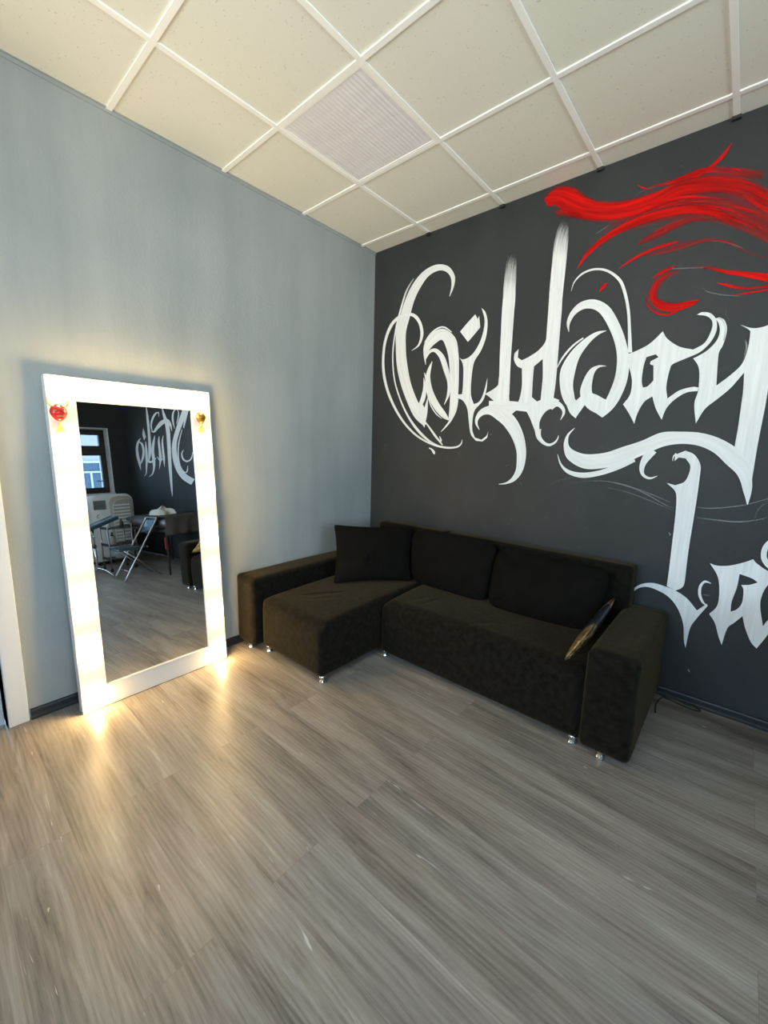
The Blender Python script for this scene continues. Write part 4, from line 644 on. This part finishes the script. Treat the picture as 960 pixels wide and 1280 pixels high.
soft_block('chaise_seat', 0.232, 0.856, -1.330, -0.17, 0.038, 0.395, 0.035, 0.075, 0.010, V, sofa, creases=CR, cell=0.0125, seed=3, wav=0.0015, ztilt=0.03)
CR2 = [(1.12, -0.62, 0.03, 0.16, 0.010, 0.005), (1.05, -0.60, 0.05, 0.14, 0.010, 0.004), (1.55, -0.66, 0.10, 0.1, 0.012, 0.004)]
soft_block('seat', 0.872, 2.142, -0.825, -0.17, 0.034, 0.395, 0.030, 0.100, 0.014, V, sofa, creases=CR2, cell=0.016, seed=4, wav=0.0025, ztilt=0.03)
soft_block('backrest', 0.255, 0.915, -0.168, -0.022, 0.06, 0.768, 0.022, 0.03, 0.004, V, sofa, seed=5, wav=0.001)
soft_block('backrest', 0.923, 2.190, -0.168, -0.022, 0.06, 0.768, 0.022, 0.03, 0.004, V, sofa, seed=6, wav=0.001)
b = B_(); box(b, 0.24, 2.15, -0.75, -0.03, 0.045, 0.09); box(b, 0.24, 0.84, -1.25, -0.75, 0.045, 0.09); obj('base_frame', b, M['seam'], sofa)
def foot(x, y):
    b = B_(); lathe(b, [(0.018, 0.0), (0.021, 0.002), (0.020, 0.008), (0.0155, 0.014), (0.0155, 0.028), (0.020, 0.034), (0.021, 0.044)], (x, y, 0), 14); obj('foot', b, M['chrome'], sofa, True)
for x, y in ((0.135, -1.355), (0.275, -1.300), (0.828, -1.298), (0.893, -0.795), (2.118, -0.800), (2.248, -0.815), (2.248, -0.09), (0.10, -0.12), (1.5, -0.12)): foot(x, y)
# ------------------------------------------------------------------ cushions
def pillow(name, c4, thick, mm, label, pinch=0.10, corner=2.6, bulge=0.5, seed=0, group=None, cat='cushion', mats=None, matf=None, creases=(), edge=0.012):
    """c4 = BL, BR, TR, TL corners (world); front normal towards the camera"""
    BL, BR, TR, TL = [Vector(q) for q in c4]; cen = (BL + BR + TR + TL) / 4
    o_ = thing(name, label, cat, (0, 0, 0), group=group) if False else None
    nrm = (BR - BL).cross(TL - BL).normalized()
    rnd = random.Random(seed); ph = [rnd.uniform(0, 6.28) for _ in range(8)]
    n = 56; b = B_(); sides = []
    for sgn in (1, -1):
        g = []
        for i in range(n + 1):
            row = []
            for j in range(n + 1):
                u = -math.cos(math.pi * i / n); v = -math.cos(math.pi * j / n)
                # outline: pull side mid-points in (pinched corners stick out) or round corners
                pu = u * (1 - pinch * (1 - v * v) ** 1.0); pv = v * (1 - pinch * (1 - u * u) ** 1.0)
                if corner: 
                    rr = (abs(u) ** corner + abs(v) ** corner) ** (1 / corner)
                    if rr > 1e-6:
                        k = max(abs(u), abs(v)) / rr; pu *= k + (1 - k) * (1 - abs(u * v) ** 3 * 0.9) * 0.0; pv *= k
                s_, t_ = (pu + 1) / 2, (pv + 1) / 2
                p = BL * (1 - s_) * (1 - t_) + BR * s_ * (1 - t_) + TR * s_ * t_ + TL * (1 - s_) * t_
                h = max(0.0, (1 - u * u)) ** bulge * max(0.0, (1 - v * v)) ** bulge
                e_ = 1 + 0.07 * math.sin(4 * u + ph[0]) * math.sin(3.3 * v + ph[1]) + 0.03 * math.sin(11 * u + ph[2]) * math.sin(9 * v + ph[3])
                hh = thick / 2 * h * e_
                # gathers near the seams
                rim = math.exp(-((1 - max(abs(u), abs(v))) / 0.16) ** 2) * (1 - math.exp(-((1 - max(abs(u), abs(v))) / 0.02)))
                hh += 0.0018 * rim * math.sin(34 * (u if abs(v) > abs(u) else v) + ph[4])
                if sgn > 0:
                    for (cu, cv, du, dv, wdt, dep) in creases:
                        l = math.hypot(du, dv); tx, ty = du / l, dv / l; a = (u - cu) * tx + (v - cv) * ty; nn = -(u - cu) * ty + (v - cv) * tx + 0.03 * math.sin(5 * a)
                        hh -= dep * math.exp(-(nn / wdt) ** 2) * math.exp(-(a / (l / 2)) ** 2)
                row.append(b.verts.new(p + nrm * sgn * hh))
            g.append(row)
        for i in range(n):
            for j in range(n):
                f = b.faces.new((g[i][j], g[i + 1][j], g[i + 1][j + 1], g[i][j + 1]) if sgn > 0 else (g[i][j], g[i][j + 1], g[i + 1][j + 1], g[i + 1][j]))
                if matf: f.material_index = matf(-math.cos(math.pi * (i + .5) / n), -math.cos(math.pi * (j + .5) / n))
    bmesh.ops.remove_doubles(b, verts=b.verts, dist=1e-4)
    o = obj(name, b, mats or mm, None, True); tag(o, label, cat, group)
    # piping seam as a part
    pts = []
    m_ = 20
    for (aa, bb) in (((-1, -1), (1, -1)), ((1, -1), (1, 1)), ((1, 1), (-1, 1)), ((-1, 1), (-1, -1))):
        for q in range(m_):
            u = aa[0] + (bb[0] - aa[0]) * q / m_; v = aa[1] + (bb[1] - aa[1]) * q / m_
            pu = u * (1 - pinch * (1 - v * v)); pv = v * (1 - pinch * (1 - u * u))
            rr = (abs(u) ** corner + abs(v) ** corner) ** (1 / corner); k = max(abs(u), abs(v)) / rr; pu *= k; pv *= k
            s_, t_ = (pu + 1) / 2, (pv + 1) / 2
            pts.append(BL * (1 - s_) * (1 - t_) + BR * s_ * (1 - t_) + TR * s_ * t_ + TL * (1 - s_) * t_)
    b = B_(); tube(b, pts, 0.003, 6, closed=True); obj('piping', b, mm if not mats else mats[0], o, True)
    return o
VS = M['velour_soft']
pillow('throw_cushion', ((0.425, -0.845, 0.412), (0.800, -0.400, 0.412), (0.680, -0.240, 0.800), (0.285, -0.715, 0.812)), 0.15, VS,
       'black square cushion with pointed corners standing on the chaise in the corner', pinch=0.075, corner=44, bulge=0.42, seed=11,
       creases=[(-0.12, -0.30, 0.02, 0.42, 0.040, 0.03), (0.02, -0.22, 0.03, 0.50, 0.034, 0.026), (0.14, -0.30, 0.03, 0.36, 0.030, 0.018), (-0.22, -0.36, 0.02, 0.3, 0.025, 0.007)])
pillow('back_cushion', ((0.775, -0.375, 0.40), (1.415, -0.385, 0.398), (1.40, -0.225, 0.798), (0.68, -0.235, 0.785)), 0.17, VS,
       'black rounded back cushion in the middle, standing on the seat beside the pointed cushion', pinch=0.02, corner=6, bulge=0.40, seed=12, group=None)
pillow('back_cushion', ((1.43, -0.42, 0.392), (2.055, -0.375, 0.375), (2.11, -0.215, 0.755), (1.385, -0.215, 0.765)), 0.19, VS,
       'black rounded back cushion at the right end of the sofa, beside the gold-ended one', pinch=0.02, corner=5.5, bulge=0.40, seed=13)
pillow('throw_cushion', ((2.055, -0.850, 0.418), (2.045, -0.34, 0.420), (2.128, -0.20, 0.600), (2.122, -0.70, 0.540)), 0.055, M['black_satin'],
       'shiny black cushion with crinkled gold ends wedged against the right armrest', pinch=0.04, corner=9, bulge=0.4, seed=14, mats=[M['black_satin'], M['gold_foil']],
       matf=lambda u, v: 1 if (u < -0.60 or u > 0.50) else 0)
# ------------------------------------------------------------------ cable on the floor by the baseboard
b = B_(); path = cr([(2.385, -0.018, 0.004), (2.41, -0.040, 0.004), (2.46, -0.050, 0.004), (2.53, -0.066, 0.004), (2.575, -0.055, 0.004), (2.56, -0.034, 0.004), (2.50, -0.030, 0.0045), (2.44, -0.029, 0.0115), (2.40, -0.05, 0.009), (2.38, -0.14, 0.004), (2.39, -0.24, 0.004)], 8)
tube(b, path, 0.0035, 6); o = obj('power_cable', b, M['cable'], None, True); tag(o, 'thin black cable curled on the floor beside the right armrest and baseboard', 'cable')
# ------------------------------------------------------------------ things reflected in the mirror (they stand in the right half of the room)
t = thing('massage_table', 'dark draped treatment table along the charcoal wall under the Studio lettering', 'treatment table', (0, 0, 0))
soft_block('mattress', 3.12, 4.42, -0.64, -0.05, 0.60, 0.755, 0.05, 0.07, 0.01, M['dark_vinyl'], t, cell=0.04, seed=21)
b = B_(); n = 40; g = []
for i in range(n + 1):
    s = i / n; y = -0.05 - 0.60 * s; row = []
    for j in range(12):
        z = 0.770 - j / 11 * 0.24; row.append(b.verts.new((3.105 - 0.012 * math.sin(23 * s + 0.6) * (j / 11) - 0.01 * (j / 11), y, z if j else 0.768)))
    g.append([b.verts.new((3.55, y, 0.7705))] + row)
for i in range(n):
    for j in range(12): b.faces.new((g[i][j], g[i + 1][j], g[i + 1][j + 1], g[i][j + 1]))
sheet = obj('drape', b, M['bed_cloth'], t, True); md = sheet.modifiers.new('t', 'SOLIDIFY'); md.thickness = 0.004
soft_block('head_rest', 4.46, 4.78, -0.56, -0.16, 0.66, 0.725, 0.03, 0.03, 0.004, M['slate_vinyl'], t, cell=0.03, seed=22)
for x in (3.19, 4.34):
    for y in (-0.62, -0.10):
        b = B_(); tube(b, [(x, y, 0), (x, y, 0.61)], 0.013, 8); obj('leg', b, M['dark_vinyl'], t, True)
b = B_(); box(b, 3.15, 4.40, -0.63, -0.60, 0.56, 0.60, 0.004); box(b, 3.15, 4.40, -0.11, -0.08, 0.56, 0.60, 0.004); tube(b, [(3.19, -0.62, 0.25), (4.34, -0.62, 0.25)], 0.008, 6); obj('side_rail', b, M['dark_vinyl'], t)
b = B_(); tube(b, [(4.40, -0.36, 0.58), (4.62, -0.36, 0.66)], 0.012, 6); obj('head_rest_arm', b, M['dark_vinyl'], t)
b = B_(); box(b, 3.176, 3.204, -0.648, -0.630, 0.34, 0.50, 0.005); o = obj('strap', b, M['red_strap'], t, label='dark red strap on the front leg')
# towel
b = B_(); n = 22; g = []
for i in range(n + 1):
    row = []
    for j in range(n + 1):
        u, v = i / n * 2 - 1, j / n * 2 - 1; rr = max(abs(u), abs(v))
        h = 0.105 * (1 - rr ** 4) * (0.8 + 0.25 * math.sin(4 * u + 1) * math.cos(3 * v)) + 0.012 * math.sin(13 * u + 3 * v) * (1 - rr)
        row.append(b.verts.new((3.68 + u * 0.13 + 0.02 * math.sin(5 * v), -0.44 + v * 0.12 + 0.015 * math.sin(6 * u), 0.772 + max(h, 0))))
    g.append(row)
for i in range(n):
    for j in range(n): b.faces.new((g[i][j], g[i + 1][j], g[i + 1][j + 1], g[i][j + 1]))
geo = bmesh.ops.extrude_face_region(b, geom=list(b.faces)); 
for v in [q for q in geo['geom'] if isinstance(q, bmesh.types.BMVert)]: v.co.z = 0.770
o = obj('folded_towel', b, M['towel'], None, True); tag(o, 'crumpled cream towel lying on the dark treatment table', 'towel')
# folding chair
t = thing('folding_chair', 'dark folding chair with thin chrome legs in front of the treatment table', 'chair', (3.52, -0.9, 0))
for x in (-0.175, 0.175):
    b = B_(); tube(b, cr([(x, -0.21, 0), (x, 0.03, 0.40), (x, 0.22, 0.71), (x * 0.93, 0.245, 0.755)], 5), 0.010, 8); obj('leg', b, M['steel'], t, True, label='long steel front leg running up to the backrest')
    xi = x * 0.88
    b = B_(); tube(b, [(xi, -0.17, 0.385), (xi, 0.24, 0.0)], 0.009, 8); obj('leg', b, M['steel'], t, True)
b = B_(); tube(b, [(-0.162, 0.245, 0.755), (0.162, 0.245, 0.755)], 0.010, 8); obj('crossbar', b, M['steel'], t, True)
b = B_(); tube(b, [(-0.175, -0.14, 0.12), (0.175, -0.14, 0.12)], 0.006, 6); obj('crossbar', b, M['steel'], t, True)
b = B_(); tube(b, [(-0.15, 0.145, 0.09), (0.15, 0.145, 0.09)], 0.006, 6); obj('crossbar', b, M['steel'], t, True)
b = B_(); n = 14; g = []
for i in range(n + 1):
    u = i / n * 2 - 1; g.append([b.verts.new((u * 0.165, 0.245 - 0.17 * k / 5 * 0.62 + 0.02 * (1 - u * u), 0.75 - 0.19 * k / 5)) for k in range(6)])
for i in range(n):
    for k in range(5): b.faces.new((g[i][k], g[i + 1][k], g[i + 1][k + 1], g[i][k + 1]))
o = obj('backrest', b, M['slate_vinyl'], t, True); md = o.modifiers.new('t', 'SOLIDIFY'); md.thickness = 0.012
b = B_(); box(b, -0.163, 0.163, -0.235, 0.115, 0.385, 0.412, 0.012, 3); obj('seat', b, M['slate_vinyl'], t, True)
# arm rest on a stand
t = thing('arm_rest_stand', 'slate blue padded arm rest tilted on a chrome four-legged stand', 'arm rest', (4.02, -1.20, 0))
b = B_(); box(b, -0.14, 0.14, -0.30, 0.27, -0.024, 0.024, 0.018, 3)
o = obj('pad', b, M['slate_vinyl'], t, True); o.location = (0.0, 0.02, 0.69); o.rotation_euler = (math.radians(20), 0, 0)
b = B_(); tube(b, [(0, 0, 0.10), (0, 0, 0.42)], 0.016, 10); tube(b, [(0, 0, 0.42), (0, 0, 0.67)], 0.011, 10); obj('pole', b, M['chrome'], t, True)
b = B_(); lathe(b, [(0.02, 0.40), (0.022, 0.42), (0.02, 0.44)], n=12); tube(b, [(0, 0, 0.42), (0.05, 0, 0.42)], 0.008, 8); obj('knob', b, M['black_clip'], t, True)
for k in range(4):
    a = math.pi / 4 + k * math.pi / 2; b = B_(); tube(b, cr([(0, 0, 0.13), (0.09 * math.cos(a), 0.09 * math.sin(a), 0.10), (0.20 * math.cos(a), 0.20 * math.sin(a), 0.012)], 5), 0.009, 8); obj('leg', b, M['chrome'], t, True)
# rolling cart
t = thing('trolley', 'metal tubular work trolley with black shelves beside the folding chair', 'trolley', (4.40, -0.82, 0))
for sx_ in (-0.16, 0.16):
    for sy_ in (-0.15, 0.15):
        b = B_(); tube(b, [(sx_, sy_, 0.045), (sx_, sy_, 0.66)], 0.010, 8); lg = obj('leg', b, M['steel'], t, True)
        b = B_(); lathe(b, [(0.010, -0.008), (0.022, -0.007), (0.022, 0.007), (0.010, 0.008)], (sx_, sy_, 0.022), 14, 'X'); box(b, sx_ - 0.011, sx_ + 0.011, sy_ - 0.006, sy_ + 0.006, 0.030, 0.048); obj('caster', b, M['black_clip'], t)
for z in (0.16, 0.36, 0.60):
    b = B_(); box(b, -0.165, 0.165, -0.155, 0.155, z, z + 0.012, 0.003); box(b, -0.165, 0.165, -0.158, -0.150, z, z + 0.035); box(b, -0.165, 0.165, 0.150, 0.158, z, z + 0.035); obj('shelf', b, M['dark_vinyl'], t)
def bottle(x, y, z, r, h, mm, label, group=None):
    b = B_(); lathe(b, [(r * .95, 0), (r, 0.004), (r, h * .62), (r * .75, h * .72), (r * .35, h * .78), (r * .35, h * .84)], n=14); o = obj('bottle', b, mm, None, True); o.location = (x, y, z); tag(o, label, 'bottle', group)
    b = B_(); lathe(b, [(r * .42, h * .84), (r * .42, h * .98), (r * .3, h)], n=12); obj('cap', b, M['black_clip'], o, True)
bottle(4.33, -0.90, 0.3725, 0.045, 0.15, M['bottle'], 'short grey plastic bottle on the middle shelf of the trolley')
bottle(4.46, -0.86, 0.3725, 0.032, 0.17, M['cooler_white'], 'slim white bottle on the middle shelf of the trolley')
bottle(4.34, -0.76, 0.6125, 0.025, 0.12, M['black_satin'], 'small black bottle on top of the trolley nearest the table')
bottle(4.42, -0.90, 0.6125, 0.028, 0.10, M['bottle'], 'small grey bottle on top of the trolley nearest the arm rest')
b = B_(); box(b, 4.27, 4.40, -0.87, -0.75, 0.1725, 0.245, 0.01); o = obj('storage_box', b, M['cooler_grey'], None); tag(o, 'small grey box on the lowest shelf of the trolley', 'box')
b = B_(); box(b, 4.265, 4.405, -0.875, -0.745, 0.2455, 0.256, 0.004); obj('lid', b, M['cooler_white'], o)
# portable air cooler in front of the window
t = thing('air_cooler', 'tall off-white rounded portable air cooler standing under the dark window', 'air cooler', (5.12, -0.66, 0))
def rounded_body(x0, x1, y0, y1, z0, z1, rt, mm, name, parent, ch=0.012):
    b = B_(); pr = []
    for k in range(9): a = math.pi / 2 * k / 8; pr.append((y0 + rt - rt * math.cos(a), z1 - rt + rt * math.sin(a) * (0.75) + rt * 0.25 * math.sin(a)))
    for k in range(9): a = math.pi / 2 * (1 - k / 8); pr.append((y1 - rt + rt * math.cos(a), z1 - rt + rt * math.sin(a)))
    pr = [(y0, z0)] + pr + [(y1, z0)]
    A = [b.verts.new((x0, y, z)) for y, z in pr]; Bq = [b.verts.new((x1, y, z)) for y, z in pr]
    fa = b.faces.new(A); fb = b.faces.new(Bq[::-1])
    for i in range(len(pr)): j = (i + 1) % len(pr); b.faces.new((A[i], Bq[i], Bq[j], A[j]))
    es = list(fa.edges) + list(fb.edges); bmesh.ops.bevel(b, geom=es, offset=ch, segments=3, profile=0.5, affect='EDGES')
    return obj(name, b, mm, parent, True)
rounded_body(-0.17, 0.19, -0.29, 0.29, 0.06, 1.085, 0.11, M['cooler_white'], 'body', t, 0.02)
rounded_body(-0.182, -0.165, -0.045, 0.275, 0.12, 1.05, 0.10, M['cooler_grey'], 'grille_panel', t, 0.006)
b = B_()
for k in range(13):
    z = 0.30 + k * 0.05; box(b, -0.189, -0.180, 0.0, 0.235, z, z + 0.022, 0.003)
obj('grille', b, M['cooler_white'], t, label='slatted outlet grille')
b = B_(); arch = [(-0.187, 0.0, 0.20)] + [(-0.187, 0.12 - 0.12 * math.cos(math.pi / 2 * k / 8), 0.88 + 0.12 * math.sin(math.pi / 2 * k / 8)) for k in range(9)] + [(-0.187, 0.24, 1.0)]; tube(b, arch, 0.006, 6); obj('trim_line', b, M['cooler_white'], t, True)
b = B_(); box(b, -0.176, -0.168, -0.255, -0.09, 0.86, 1.00, 0.004); obj('control_panel', b, M['cooler_dark'], t)
b = B_(); tube(b, [(-0.174, -0.20 + 0.022 * math.cos(a_ * 0.5 + 1.2), 0.76 + 0.028 * math.sin(a_ * 0.5 + 1.2)) for a_ in range(8)], 0.005, 6); obj('emblem', b, M['cooler_dark'], t, label='small dark crescent emblem')
for y in (-0.24, 0.24):
    for x in (-0.12, 0.14):
        b = B_(); lathe(b, [(0.012, -0.012), (0.030, -0.010), (0.030, 0.010), (0.012, 0.012)], (x, y, 0.030), 14, 'X'); box(b, x - 0.014, x + 0.014, y - 0.008, y + 0.008, 0.035, 0.068); obj('caster', b, M['black_clip'], t)
# ------------------------------------------------------------------ the house across the street
hs = thing('building', 'pale rendered house with white framed windows seen through the window in the mirror', 'building', (14.0, 0, -3.0))
b = B_(); box(b, 0, 6, -1.2, 14, 0, 9.5, 0.0); box(b, -0.25, 6.2, -1.4, 14.2, 9.5, 9.8, 0.02)
obj('wall', b, M['facade'], hs)
for r_, z0 in enumerate((1.0, 4.1, 7.0)):
    for k in range(0, 5):
        y0 = 0.72 + k * 2.7; ww = 1.15; hh = 1.55 if r_ != 1 else 1.05
        b = B_(); f = 0.07
        box(b, -0.05, 0.02, y0, y0 + ww, z0, z0 + f); box(b, -0.05, 0.02, y0, y0 + ww, z0 + hh - f, z0 + hh); box(b, -0.05, 0.02, y0, y0 + f, z0 + f, z0 + hh - f); box(b, -0.05, 0.02, y0 + ww - f, y0 + ww, z0 + f, z0 + hh - f)
        box(b, -0.05, 0.02, y0 + ww * .36, y0 + ww * .36 + f * .8, z0 + f, z0 + hh * .62); box(b, -0.05, 0.02, y0 + ww * .68, y0 + ww * .68 + f * .8, z0 + f, z0 + hh * .62); box(b, -0.05, 0.02, y0 + f, y0 + ww - f, z0 + hh * .62, z0 + hh * .62 + f * .8)
        box(b, -0.14, 0.0, y0 - 0.06, y0 + ww + 0.06, z0 - 0.05, z0)
        wn = obj('window', b, M['facade_white'], hs)
        b = B_(); box(b, -0.012, 0.004, y0 + f * .5, y0 + ww - f * .5, z0 + f * .5, z0 + hh - f * .5); obj('pane', b, M['facade_glass'], wn)
